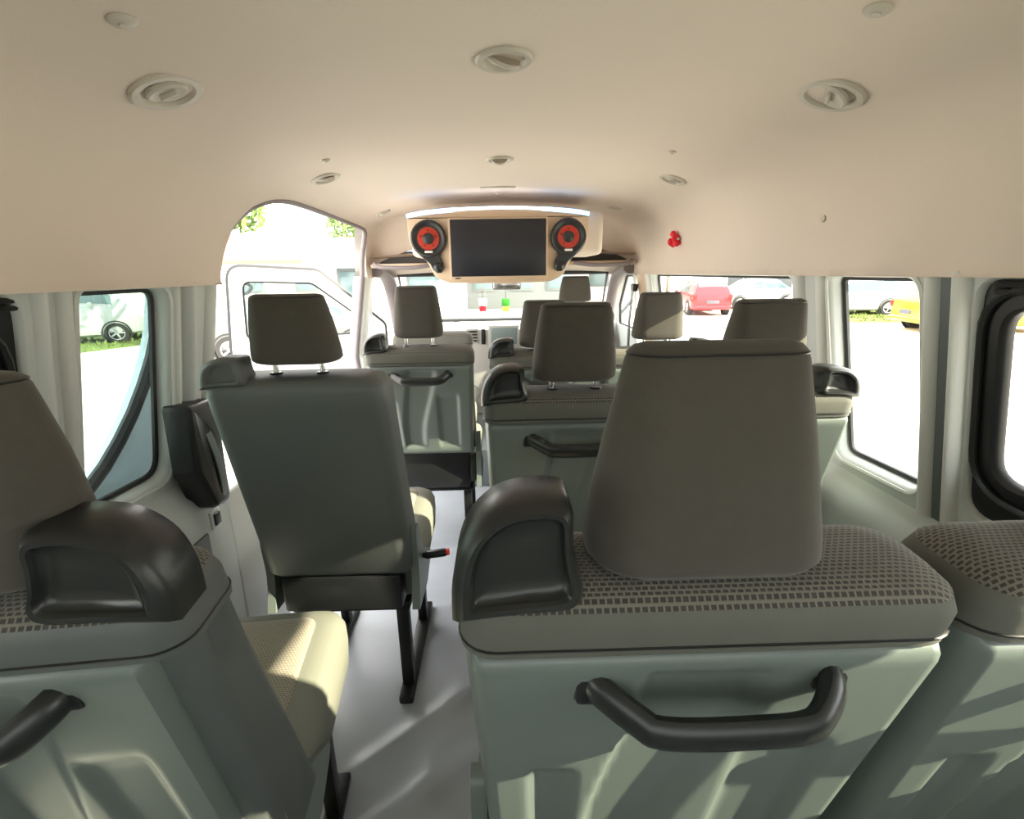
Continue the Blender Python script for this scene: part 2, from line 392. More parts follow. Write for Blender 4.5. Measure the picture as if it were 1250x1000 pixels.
def arch_half(side, notch):
    outline = [(Y0, 0.0)]
    if notch: outline += [(y, s_of_z(z)) for y, z in DOOR_TOP]
    outline += [(Y_END, 0.0), (Y_END, SL[-1]), (Y0, SL[-1])]
    pts = [Vector(p) for p in outline]; n = len(pts)
    inner = [Vector((Y0+0.06*i, s)) for i in range(1, int((Y_END-Y0)/0.06)) for s in SL[1:-1]]
    def clear(p): return (not notch) or min((p-q).length for q in pts) > 0.012
    # straight boundary edges get extra points
    pts2 = []
    for i in range(n):
        a, b = pts[i], pts[(i+1) % n]; k = max(1, int((b-a).length/0.06))
        for j in range(k): pts2.append(a.lerp(b, j/k))
    allp = pts2 + [p for p in inner if clear(p)]
    m = len(pts2)
    res = delaunay_2d_cdt(allp, [(i, (i+1) % m) for i in range(m)], [list(range(m))], 1, 1e-5)
    vs = [bm.verts.new((side*prof_at(v.y)[0], v.x, prof_at(v.y)[1])) for v in res[0]]
    for f in res[2]:
        try: bm.faces.new([vs[i] for i in f])
        except ValueError: pass
arch_half(1, False); arch_half(-1, True)
bmesh.ops.remove_doubles(bm, verts=bm.verts, dist=0.0015)
# lower lip turning back to the wall
for side, segs in ((1, [(Y0, Y_END)]), (-1, [(Y0, 1.395), (2.93, Y_END)])):
    for a, b in segs:
        vs = [bm.verts.new(p) for p in ((side*0.775, a, 1.25), (side*0.775, b, 1.25), (side*0.815, b, 1.253), (side*0.815, a, 1.253))]; bm.faces.new(vs)
# front end of the headliner, curling down towards the cab
rows = []
for k in range(7):
    t = k/6; yy = Y_END + 0.10*math.sin(t*math.pi/2); drop = 0.19*(1-math.cos(t*math.pi/2))
    row = []
    for side in (1, -1):
        it = PROF if side == 1 else PROF[::-1][1:]
        for x, z in it:
            row.append(Vector((side*x, yy, max(z - drop*min(1, max(0, (z-1.25)/0.30)), 1.25))))
    rows.append(row)
loft(bm, rows, False, False, closed=False)
bmesh.ops.remove_doubles(bm, verts=bm.verts, dist=0.0015)
tag(build('ceiling', bm, 'headliner', angle=60), 'beige moulded headliner over the whole passenger cabin', 'ceiling', kind='structure')
# roof skin above, keeps the sky out
bm = bmesh.new()
rings = []
for yy in (Y0-0.02, Y_END+0.12, 3.42):
    k = 0.0 if yy < 3.3 else 0.26
    rings.append([Vector((x, yy, z-k)) for x, z in ((-0.90, 1.24), (-0.87, 1.63), (-0.78, 1.67), (-0.4, 1.70), (0, 1.715), (0.4, 1.70), (0.78, 1.64), (0.87, 1.50), (0.90, 1.24))])
for a, b in zip(rings[:-1], rings[1:]):
    va = [bm.verts.new(p) for p in a]; vb = [bm.verts.new(p) for p in b]
    for i in range(len(a)-1):
        if i == 0 and a[0].y < 0: continue
        bm.faces.new((va[i], va[i+1], vb[i+1], vb[i]))
va = [bm.verts.new(p) for p in ((-0.90, Y0, 1.24), (-0.87, Y0, 1.63), (-0.87, 1.38, 1.63), (-0.90, 1.38, 1.24))]; bm.faces.new(va)
tag(build('trim_15', bm, 'white_paint'), 'white outer roof panel of the van', 'roof', kind='structure')

# doorway seal and edge trim
bm = bmesh.new()
def door_pt(y, z, off=0.0):
    if z >= 1.26: x = prof_at(s_of_z(z))[0] + 0.012*sstep(1.5, 1.26, z)
    else: x = wall_x(max(z, 0.80)) if z > 0.80 else 0.845 + 0.035*sstep(0.5, 0.80, z)
    return Vector((-(x+off), y, z))
path = [door_pt(1.345 + 0.055*max(0, (z-0.785)/0.5), z, 0.012) for z in (0.02, 0.4, 0.78, 0.95, 1.10, 1.23)] + [door_pt(y, z, 0.012) for y, z in DOOR_TOP[1:-1]] + [door_pt(2.93, z, 0.012) for z in (1.25, 1.1, 0.95, 0.80, 0.4, 0.02)]
tube(bm, path, 0.013, 8)
tag(build('trim_16', bm, 'seal'), 'mauve grey rubber seal around the open side doorway', 'door seal', kind='structure')
bm = bmesh.new()
loft(bm, [[Vector((-xx, yy, z)) for xx, yy in ((wx, 2.945), (wx-0.012, 2.96), (wx-0.015, 3.03), (wx, 3.09), (wx+0.07, 3.09), (wx+0.07, 2.945))] for z, wx in ((0.0, 0.845), (0.78, 0.86), (0.81, 0.87), (1.26, 0.795))])
tag(build('trim_17', bm, 'trim_light'), 'left centre pillar between doorway and cab', 'pillar trim', kind='structure')
bm = bmesh.new(); box(bm, (-0.93, 1.36, -0.16), (-0.80, 2.93, -0.002), 0.01)
tag(build('trim_18', bm, 'trim_dark'), 'dark sill step of the open side doorway', 'sill', kind='structure')

bm = bmesh.new()
box(bm, (-0.90, 1.33, 0.0), (-0.838, 1.60, 0.66), 0.012, 3)
o = tag(build('trim_22', bm, 'trim_light'), 'light lower wall trim beside the doorway under the belt cover', 'wall trim', kind='structure')
bm = bmesh.new(); box(bm, (-0.842, 1.06, 0.34), (-0.834, 1.22, 0.60), 0.004); build('pocket', bm, 'trim_dark', o)
# tail end: gate with its window behind the camera
bm = bmesh.new()
outer = [(-0.93, -0.12), (0.93, -0.12), (0.88, 1.25), (0.80, 1.56), (0.60, 1.66), (-0.60, 1.66), (-0.80, 1.56), (-0.88, 1.25)]
BACK = loop_round([(-0.70, 0.90), (0.70, 0.90), (0.62, 1.44), (-0.62, 1.44)], 0.09)
flat_with_holes(bm, outer, [BACK], lambda x, z: Vector((x, Y0, z)))
loft(bm, [[Vector((x, Y0-o, z)) for x, z in BACK] for o in (0, 0.05)], False, False)
tag(build('wall_back', bm, 'trim', smooth=False), 'grey tailgate trim behind the rear row', 'wall', kind='structure')
e = tag(empty('window_6'), 'wide tailgate window behind the rear row', 'window', kind='structure')
bm = bmesh.new(); bm.faces.new([bm.verts.new((x, Y0-0.045, z)) for x, z in BACK]); build('pane', bm, 'glass_rear_dimmed', e)
bm = bmesh.new(); tube(bm, [(x, Y0-0.045, z) for x, z in BACK], 0.008, 6, closed=True); build('rubber_seal', bm, 'rubber', e)

# ------------------------------------------------------------------ cab: pillars, windscreen, door windows, dashboard
WS = [(-0.80, 4.10, 0.90), (0.80, 4.10, 0.90), (0.70, 3.42, 1.265), (-0.70, 3.42, 1.265)]
e = tag(empty('window_7'), 'windscreen at the front of the van', 'window', kind='structure')
bm = bmesh.new(); bm.faces.new([bm.verts.new(p) for p in WS]); build('pane', bm, 'glass', e)
bm = bmesh.new(); tube(bm, WS, 0.014, 6, closed=True); build('rubber_seal', bm, 'rubber', e)
for side, nm, lb in ((-1, 'trim_19', 'left windscreen pillar curving down to the dashboard'), (1, 'trim_20', 'right windscreen pillar curving down to the dashboard')):
    bm = bmesh.new()
    pth = smooth_path([(side*0.765, 3.06, 1.285), (side*0.765, 3.25, 1.275), (side*0.765, 3.42, 1.22), (side*0.785, 3.62, 1.08), (side*0.80, 3.78, 0.92), (side*0.81, 3.88, 0.70)], 6)
    tube(bm, pth, 0.045, 10, squash=(0.7, 1.0))
    tag(build(nm, bm, 'seal'), lb, 'pillar trim', kind='structure')
bm = bmesh.new()
hd = [[(x, y, z - 0.05*abs(x)**2) for x in [-0.80+0.1*i for i in range(17)]] for y, z in ((Y_END+0.02, 1.40), (3.10, 1.385), (3.25, 1.35), (3.38, 1.305), (3.44, 1.275))]
vv = [[bm.verts.new(p) for p in r] for r in hd]
for a, b in zip(vv[:-1], vv[1:]):
    for i in range(16): bm.faces.new((a[i], a[i+1], b[i+1], b[i]))
tag(build('trim_21', bm, 'headliner'), 'cab roof lining above the windscreen', 'roof lining', kind='structure')
# right cab door (closed), with its window
DW = loop_round([(3.13, 0.88), (3.80, 0.88), (3.72, 1.03), (3.40, 1.24), (3.13, 1.245)], [0.04, 0.02, 0.05, 0.06, 0.04])
e = tag(empty('door_1'), 'closed right cab door beside the driver seat', 'door', kind='structure')
bm = bmesh.new(); outer = [(3.06, 0.0), (4.15, 0.0), (4.15, 0.90), (3.60, 1.285), (3.06, 1.30)]
def dfn(off): return lambda y, z: Vector(((wall_x(z) if z > 0.81 else 0.88)+off, y, z))
flat_with_holes(bm, outer, [DW], dfn(0.0)); loft(bm, [[dfn(o)(y, z) for y, z in DW] for o in (0, 0.04)], False, False)
build('panel', bm, 'trim', e, smooth=False)
bm = bmesh.new(); bm.faces.new([bm.verts.new(dfn(0.035)(y, z)) for y, z in DW]); build('pane', bm, 'glass', e)
bm = bmesh.new(); tube(bm, [dfn(0.03)(y, z) for y, z in DW], 0.010, 6, closed=True); build('rubber_seal', bm, 'rubber', e)
# belt of the driver, dark diagonal strap near the right cab door
def strip(bm, pts, w, t, axis):
    ax = Vector(axis).normalized(); P = [Vector(p) for p in pts]; rings = []
    for i, p in enumerate(P):
        d = (P[min(i+1, len(P)-1)]-P[max(i-1, 0)]).normalized(); s = (ax - d*ax.dot(d)).normalized(); n = d.cross(s)
        rings.append([p+s*w/2+n*t/2, p-s*w/2+n*t/2, p-s*w/2-n*t/2, p+s*w/2-n*t/2])
    loft(bm, rings)
e = tag(empty('seat_belt', (0.78, 3.0, 1.16)), 'dark seat belt hanging from the right centre pillar', 'seat belt')
bm = bmesh.new(); strip(bm, [(-0.01, 0.02, 0.02), (-0.01, 0.06, -0.2), (-0.01, 0.05, -0.5)], 0.045, 0.004, (0, 1, 0)); build('webbing', bm, 'black_plastic', e)
bm = bmesh.new(); strip(bm, [(-0.015, -0.01, 0.0), (-0.03, -0.05, -0.06), (-0.05, 0.10, -0.14)], 0.03, 0.004, (0, 1, 0)); build('webbing', bm, 'black_plastic', e)
bm = bmesh.new(); box(bm, (-0.02, -0.03, -0.01), (0.012, 0.04, 0.035), 0.008); build('anchor', bm, 'black_plastic', e)

# left cab door standing open, seen through the side doorway
e = tag(empty('door_2', (-0.90, 3.72, 0.0), R(0)), 'white left cab door standing open outside the doorway', 'door', kind='structure')
ang = R(203)                                   # direction from hinge to free edge
dirv = Vector((math.cos(ang), math.sin(ang), 0)); nrm = Vector((-dirv.y, dirv.x, 0))
def op(u, z, off=0.0): return dirv*u + nrm*off + Vector((0, 0, z))
DOUT = loop_round([(0.0, -0.05), (0.98, -0.05), (1.0, 0.80), (0.95, 1.335), (0.42, 1.30), (0.0, 0.92)], [0.03, 0.05, 0.02, 0.09, 0.10, 0.05])
DIN = loop_round([(0.12, 0.86), (0.91, 0.86), (0.885, 1.245), (0.46, 1.225), (0.14, 0.96)], [0.04, 0.05, 0.06, 0.08, 0.03])
bm = bmesh.new()
for o in (0.0, 0.07): flat_with_holes(bm, DOUT, [DIN], lambda u, z, o=o: op(u, z, o))
for lp in (DOUT, DIN): loft(bm, [[op(u, z, o) for u, z in lp] for o in (0.0, 0.07)], False, False)
build('panel', bm, 'white_paint', e, angle=30)
bm = bmesh.new(); bm.faces.new([bm.verts.new(op(u, z, 0.035)) for u, z in DIN]); build('pane', bm, 'glass', e)
bm = bmesh.new(); tube(bm, [op(u, z, 0.03) for u, z in DIN], 0.012, 6, closed=True); build('rubber_seal', bm, 'rubber', e)
bm = bmesh.new(); tube(bm, [op(u, z, 0.035) for u, z in inset2(DOUT, 0.0)], 0.022, 6, closed=True); build('edge_seal', bm, 'rubber', e)
bm = bmesh.new(); tube(bm, smooth_path([op(0.90, 1.16, -0.02), op(0.86, 1.17, -0.05), op(0.84, 1.21, -0.05), op(0.88, 1.235, -0.03)], 4), 0.014, 8); build('belt_guide', bm, 'trim_dark', e)
bm = bmesh.new(); box(bm, (-0.02, -0.02, -0.02), (0.02, 0.02, 0.02)); bmesh.ops.scale(bm, vec=(6, 1.2, 1.2), verts=bm.verts); bmesh.ops.rotate(bm, cent=(0, 0, 0), matrix=Matrix.Rotation(ang, 3, 'Z'), verts=bm.verts); bmesh.ops.translate(bm, vec=op(0.70, 0.72, -0.03), verts=bm.verts); build('handle', bm, 'trim_dark', e)

# sliding door pushed back along the outside of the left wall
e = tag(empty('door_3', (-0.985, 0, 0)), 'pale blue grey sliding door slid back outside the left window', 'door', kind='structure')
SOUT = loop_round([(0.10, -0.2), (1.50, -0.2), (1.52, 0.8), (1.52, 1.30), (1.42, 1.50), (0.10, 1.50)], [0.05, 0.05, 0.02, 0.10, 0.1, 0.05])
SIN = [(0.22, 0.77)] + [(y_+0.012, z_-0.005) for y_, z_ in [(1.0, 0.79), (1.05, 0.815), (1.10, 0.845), (1.155, 0.89), (1.21, 0.945), (1.258, 1.005), (1.30, 1.07), (1.335, 1.145), (1.352, 1.22), (1.36, 1.30), (1.34, 1.36)]] + [(0.22, 1.34)]
SIN = SIN[::-1]
def so(o): return lambda y, z: Vector((-o + 0.16*max(0, 0.8-0) * 0 - (0.0) + (0.10*max(0, z-0.81)), y, z))
bm = bmesh.new()
for o in (0.0, 0.03): flat_with_holes(bm, SOUT, [SIN], so(o))
for lp in (SOUT, SIN): loft(bm, [[so(o)(y, z) for y, z in lp] for o in (0.0, 0.03)], False, False)
build('panel', bm, 'door_paint', e, angle=30)
bm = bmesh.new(); tube(bm, [so(-0.006)(y, z) for y, z in SIN], 0.015, 8, closed=True); build('rubber_seal', bm, 'rubber', e)
bm = bmesh.new(); bm.faces.new([bm.verts.new(so(0.012)(y, z)) for y, z in SIN]); build('pane', bm, 'glass_dark', e)
bm = bmesh.new(); box(bm, (0.0, 1.44, 0.70), (0.03, 1.49, 1.24), 0.006); build('edge_trim', bm, 'trim_dark', e)

# dashboard
e = tag(empty('dashboard', (0, 3.72, 0.24)), 'grey dashboard with centre display below the windscreen', 'dashboard')
bm = bmesh.new()
loft(bm, [[(x, y, z) for y, z in ((-0.02, 0.0), (-0.05, 0.30), (-0.08, 0.48), (-0.02, 0.60 + b), (0.12, 0.655 + b), (0.42, 0.63), (0.42, 0.0))] for x, b in ((-0.82, 0.0), (-0.6, 0.0), (-0.3, 0.0), (0.2, 0.0), (0.30, 0.02), (0.55, 0.02), (0.68, 0.0), (0.82, 0.0))])
build('body', bm, 'dash_grey', e)
bm = bmesh.new(); box(bm, (-0.30, -0.14, 0.0), (0.14, 0.02, 0.64), 0.02); build('centre_stack', bm, 'dash_light', e)
bm = bmesh.new(); box(bm, (-0.115, -0.155, 0.50), (0.105, -0.135, 0.665), 0.006); p = build('display', bm, 'dash_light', e)
bm = bmesh.new(); box(bm, (-0.095, -0.160, 0.53), (0.09, -0.150, 0.65), 0.003); build('display_glass', bm, 'dash_screen', p)
bm = bmesh.new(); box(bm, (-0.275, -0.15, 0.54), (-0.19, -0.135, 0.645), 0.006); p = build('air_vent', bm, 'dash_light', e)
for k in range(4):
    bm = bmesh.new(); box(bm, (-0.268, -0.156, 0.552+0.022*k), (-0.197, -0.148, 0.564+0.022*k), 0.002); build('louvre', bm, 'black_plastic', p)
bm = bmesh.new(); box(bm, (-0.168, -0.152, 0.53), (-0.138, -0.135, 0.64), 0.004); build('switch_bank', bm, 'black_plastic', e)
e = tag(empty('steering_wheel', (0.42, 3.50, 0.80)), 'dark steering wheel in front of the driver seat', 'steering wheel')
mt = Matrix.Rotation(R(65), 4, 'X')
bm = bmesh.new(); tube(bm, [mt @ Vector((0.185*math.cos(2*math.pi*k/32), 0.185*math.sin(2*math.pi*k/32), 0)) for k in range(32)], 0.014, 8, closed=True); build('rim', bm, 'black_plastic', e)
bm = bmesh.new(); lathe(bm, [(0.0, 0.02), (0.05, 0.02), (0.06, 0.0), (0.05, -0.03)], 20, mt); build('hub', bm, 'dash_grey', e)
for a in (0, 180, 270):
    bm = bmesh.new(); tube(bm, [mt @ Vector((r_*math.cos(R(a)), r_*math.sin(R(a)), 0)) for r_ in (0.05, 0.18)], 0.012, 6); build('spoke', bm, 'dash_grey', e)

e = tag(empty('rear_view_mirror', (0.0, 3.42, 1.235)), 'rear view mirror hanging at the top of the windscreen', 'mirror')
bm = bmesh.new(); box(bm, (-0.075, -0.05, -0.075), (0.115, -0.015, -0.005), 0.012); build('housing', bm, 'black_plastic', e)
bm = bmesh.new(); box(bm, (-0.068, -0.054, -0.069), (0.108, -0.049, -0.011), 0.002); build('mirror_glass', bm, 'chrome', e)
bm = bmesh.new(); tube(bm, [(0.02, -0.015, -0.03), (0.02, 0.02, 0.02)], 0.01, 6); build('stem', bm, 'black_plastic', e)
def ornament(x, y, z, m1, m2, label, name):
    e = tag(empty(name, (x, y, z)), label, 'ornament')
    bm = bmesh.new(); tube(bm, [(0, 0, 0.03), (0, 0.005, 0.09)], 0.0025, 5); build('cord', bm, 'black_plastic', e)
    bm = bmesh.new(); box(bm, (-0.03, -0.006, -0.02), (0.03, 0.006, 0.035), 0.006); build('upper_tag', bm, m1, e)
    bm = bmesh.new(); box(bm, (-0.026, -0.006, -0.06), (0.026, 0.006, -0.022), 0.006); build('lower_tag', bm, m2, e)
ornament(0.015, 3.66, 1.055, 'green_tag', 'yellow_tag', 'green and yellow ornament dangling at the windscreen', 'hanging_ornament')
ornament(-0.155, 3.72, 1.055, 'badge', 'red_cloth', 'red and white ornament dangling at the windscreen', 'hanging_ornament')

# overhead shelf behind the media console
e = tag(empty('overhead_shelf', (0, 2.98, 1.33)), 'dark open parcel shelf above the cab behind the screen', 'shelf')
bm = bmesh.new(); box(bm, (-0.77, -0.02, -0.025), (0.77, 0.12, 0.0), 0.01); build('tray', bm, 'console_beige', e)
bm = bmesh.new(); box(bm, (-0.74, 0.10, 0.0), (0.74, 0.12, 0.07), 0.0); build('back_panel', bm, 'vent_dark', e)
for s in (-1, 1):
    bm = bmesh.new(); tube(bm, smooth_path([(s*0.74, -0.04, 0.0), (s*0.70, -0.06, -0.02), (s*0.52, -0.06, -0.025), (s*0.40, -0.04, -0.01)], 5), 0.012, 8); build('rail', bm, 'seal', e)

# ------------------------------------------------------------------ seats
def lean(z, zt): return max(0.0, (zt - z))*math.tan(R(15))
def backrest_mesh(w, zt, zb, t=0.130, fabric_i=0, top_i=1, core=0.0):
    bm = bmesh.new(); hx = w/2; rings = []
    prof = [(zb, 0.012), (zb+0.02, 0.0), (zt-0.30, 0.0), (zt-0.15, 0.0), (zt-0.0665, 0.0), (zt-0.0615, 0.0), (zt-0.06, 0.0), (zt-0.028, 0.001), (zt-0.012, 0.007), (zt-0.003, 0.017), (zt+0.002, 0.032), (zt+0.004, 0.045)]
    for z, i in prof:
        y = lean(z, zt); th = t*(1.0 + 0.25*sstep(zt-0.1, zb, z)); c = core if z < zt-0.064 else 0.0; fr = 0.010*sstep(zt-0.05, zt, z)
        rings.append([(px, y+py, z + fr*(py/t)) for px, py in rr(hx-i-c*0.4, i+c, th-i*0.8, 0.035, 6)])
    vs = loft(bm, rings)
    bm.normal_update()
    for f in bm.faces:
        c = f.calc_center_median()
        if c.z > zt-0.010 or (f.normal.y > 0.55): f.material_index = top_i
    return bm
def back_panel_mesh(w, zt, zb):
    """moulded plastic panel: height field with a central channel and pressed pockets"""
    bm = bmesh.new(); hx = w/2-0.004; nu, nv = 64, 56; z1 = zt-0.062; g = []
    def depth(u, v):
        cl = -0.24-0.20*sstep(0.0, 0.7, v); cr_ = 0.26-0.34*sstep(0.0, 0.8, v)
        d = 0.013*sstep(cl-0.02, cl+0.02, u)*sstep(cr_+0.10, cr_-0.06, u)*sstep(0.03, 0.08, v)*sstep(0.93, 0.85, v)
        d += 0.008*sstep(-0.76, -0.72, u)*sstep(-0.50, -0.58, u)*sstep(0.36, 0.40, v)*sstep(0.93, 0.85, v)
        d += 0.010*sstep(0.24, 0.34, u)*sstep(0.74, 0.66, u)*sstep(0.26, 0.36, v)*sstep(0.93, 0.85, v)
        return d
    for j in range(nv+1):
        v = j/nv; z = z1+(zb-z1)*v; row = []
        for i in range(nu+1):
            u = -1+2*i/nu; y = lean(z, zt) - 0.004 + depth(u, v)
            ed = sstep(0.93, 1.0, abs(u)); y += 0.030*ed*ed
            y += 0.010*(1-sstep(0.0, 0.025, v)) + 0.02*sstep(0.97, 1.0, v)
            row.append(bm.verts.new((u*hx*(1-0.07*v), y, z)))
        g.append(row)
    for j in range(nv):
        for i in range(nu): bm.faces.new((g[j][i], g[j][i+1], g[j+1][i+1], g[j+1][i]))
    # returned sides, so it is a shell and not a sheet
    edge = [g[j][0] for j in range(nv+1)] + [g[nv][i] for i in range(1, nu+1)] + [g[j][nu] for j in range(nv-1, -1, -1)] + [g[0][i] for i in range(nu-1, 0, -1)]
    back = [bm.verts.new(v.co + Vector((0, 0.05, 0))) for v in edge]
    for i in range(len(edge)):
        k = (i+1) % len(edge); bm.faces.new((edge[i], edge[k], back[k], back[i]))
    return bm
def headrest_mesh(z0, h, w=0.196, t=0.112, y0=0.018, tap=1.0):
    bm = bmesh.new(); rings = []
    tb = ((0.0, 0.70, 0.030), (0.012, 0.84, 0.014), (0.035, 0.94, 0.004), (0.07, 0.99, 0.0), (0.16, 1.0, 0.0), (0.35, 0.985, 0.001), (0.60, 0.93, 0.003), (0.82, 0.86, 0.006), (0.93, 0.825, 0.008), (0.965, 0.80, 0.011), (0.985, 0.765, 0.018), (1.0, 0.68, 0.030))
    for q, k, i in tb:
        th = t*(1.0-0.42*q); k *= 1-(1-tap)*q; rings.append([(x, y+0.12*max(0, 1-tap)*q, z0+h*q) for x, y in rr(w/2*k, y0+i, y0+th-i, 0.046, 7)])
    loft(bm, rings); return bm
def grip_meshes(mir, w=0.122, h=0.112, d=0.075):
    """shoulder grip: arched hood with a hollow inner face; outer side at x = 0, grows towards +x (mir = -1 mirrors)"""
    out = smooth_path([(0.0, 0, -0.015), (0.002, 0, 0.03), (0.014, 0, 0.072), (0.038, 0, 0.10), (0.065, 0, 0.111), (0.098, 0, 0.112), (0.112, 0, 0.103), (0.114, 0, 0.070), (0.118, 0, 0.038), (0.124, 0, 0.012), (0.112, 0, -0.004), (0.06, 0, -0.008)], 4)
    lp = [(p.x*w/0.122, p.z*h/0.112) for p in out][:-1][::-1]
    gx = sum(p[0] for p in lp)/len(lp); gz = sum(p[1] for p in lp)/len(lp)
    def L(ins, y):
        k = 1-ins/(0.5*min(w, h)); return [(mir*(gx+(x-gx)*k), y, gz+(z-gz)*k) for x, z in lp]
    bm = bmesh.new()
    loft(bm, [L(0.020, d), L(0.008, d-0.003), L(0.0, d-0.014), L(0.0, 0.014), L(0.004, 0.005), L(0.008, 0.0), L(0.012, 0.0005), L(0.0145, 0.005)], True, False)
    bm2 = bmesh.new()
    loft(bm2, [L(0.0143, 0.004), L(0.016, 0.009), L(0.021, 0.012), L(0.034, 0.011)], False, True)
    return bm, bm2
def cushion_mesh(w, y0, y1, zc=0.47):
    bm = bmesh.new(); rings = []
    for z, i in ((zc-0.13, 0.02), (zc-0.12, 0.004), (zc-0.06, 0.0), (zc-0.02, 0.001), (zc+0.0, 0.008), (zc+0.012, 0.022), (zc+0.018, 0.045)):
        rings.append([(x, y, z + 0.03*sstep(y0, y1, y)) for x, y in rr(w/2-i, y0+i, y1-i, 0.05, 6)])
    loft(bm, rings); return bm
def make_back(par, cx, w, zt, zb, handle=True, plastic=True, grips=(), hr=(0.047, 0.178), grip_mat='grip_plastic', hr_w=0.196, tap=1.0, hand=None, pw=1.0, body=None, fab='seat_fabric'):
    """one seat back with all that hangs on it, as parts of par"""
    o = build('backrest', backrest_mesh(w, zt, zb, core=(0.026 if pw == 1.0 else 0.018) if plastic else 0.0), [(body or 'seat_band') if plastic else 'seat_vinyl', 'mesh_fabric' if plastic else 'seat_vinyl'], par, angle=60); o.location.x = cx
    zs = zt-0.052
    if plastic:
        bm = bmesh.new(); tube(bm, [(px, lean(zs, zt)+py, zs) for px, py in rr(w/2+0.0002, -0.0002, 0.1305, 0.035, 6)], 0.0014, 5, closed=True); s = build('seam', bm, 'black_plastic', o)
    if plastic:
        bp = build('back_panel', back_panel_mesh(w*pw, zt, zb), 'seat_plastic', par, angle=60); bp.location.x = cx
    if handle:
        bm = bmesh.new(); zz = zt-0.108; yy = lean(zz, zt)
        tube(bm, smooth_path([(-0.112, yy+0.014, zz+0.006), (-0.106, yy-0.006, zz+0.004), (-0.072, yy-0.032, zz-0.009), (-0.060, yy-0.038, zz-0.012), (-0.03, yy-0.041, zz-0.013), (0.02, yy-0.041, zz-0.013), (0.068, yy-0.040, zz-0.011), (0.088, yy-0.034, zz-0.005), (0.108, yy-0.014, zz+0.009), (0.112, yy+0.014, zz+0.014)], 5), 0.0145, 12, squash=(1.2, 0.8))
        h = build('handle', bm, 'grip_plastic', par); h.location.x = cx + (hand or 0.0)
        for sx, zo in ((-0.110, 0.005), (0.112, 0.014)):
            bm = bmesh.new(); box(bm, (sx-0.018, yy-0.008, zz+zo-0.02), (sx+0.018, yy+0.02, zz+zo+0.02), 0.006); build('mount', bm, 'black_plastic', h)
    if hr:
        z0 = zt+hr[0]; hh = build('headrest', headrest_mesh(z0, hr[1], hr_w, tap=tap), fab, par, angle=60); hh.location.x = cx
        bm = bmesh.new(); q = 0.955; k = 0.81*(1-(1-tap)*0.955)
        tube(bm, [(x, y+0.12*max(0, 1-tap)*q, z0+hr[1]*q) for x, y in rr(hr_w/2*k, 0.018+0.009, 0.018+0.112*(1-0.42*q)-0.009, 0.046, 7)], 0.0011, 5, closed=True); build('piping', bm, 'black_plastic', hh)
        for sx in (-0.052, 0.052):
            bm = bmesh.new(); tube(bm, [(sx, 0.068, zt-0.02), (sx, 0.068, z0+0.03)], 0.0055, 10); build('post', bm, 'chrome', hh)
            bm = bmesh.new(); lathe(bm, [(0.016, 0.0), (0.016, 0.006), (0.012, 0.010), (0.006, 0.010)], 14, Matrix.Translation((sx, 0.068, zt+0.002))); build('post_guide', bm, 'black_plastic', hh)
    for sd, gw, gh in grips:
        a, b = grip_meshes(-sd, gw, gh)
        if not plastic:
            bmesh.ops.holes_fill(a, edges=[x for x in a.edges if x.is_boundary]); b.free()
        g = build('shoulder_grip', a, grip_mat, par, angle=45); g.location = (cx + sd*(w/2+0.003), 0.006, zt-0.008)
        if plastic: build('grip_recess', b, grip_mat, g, angle=60)
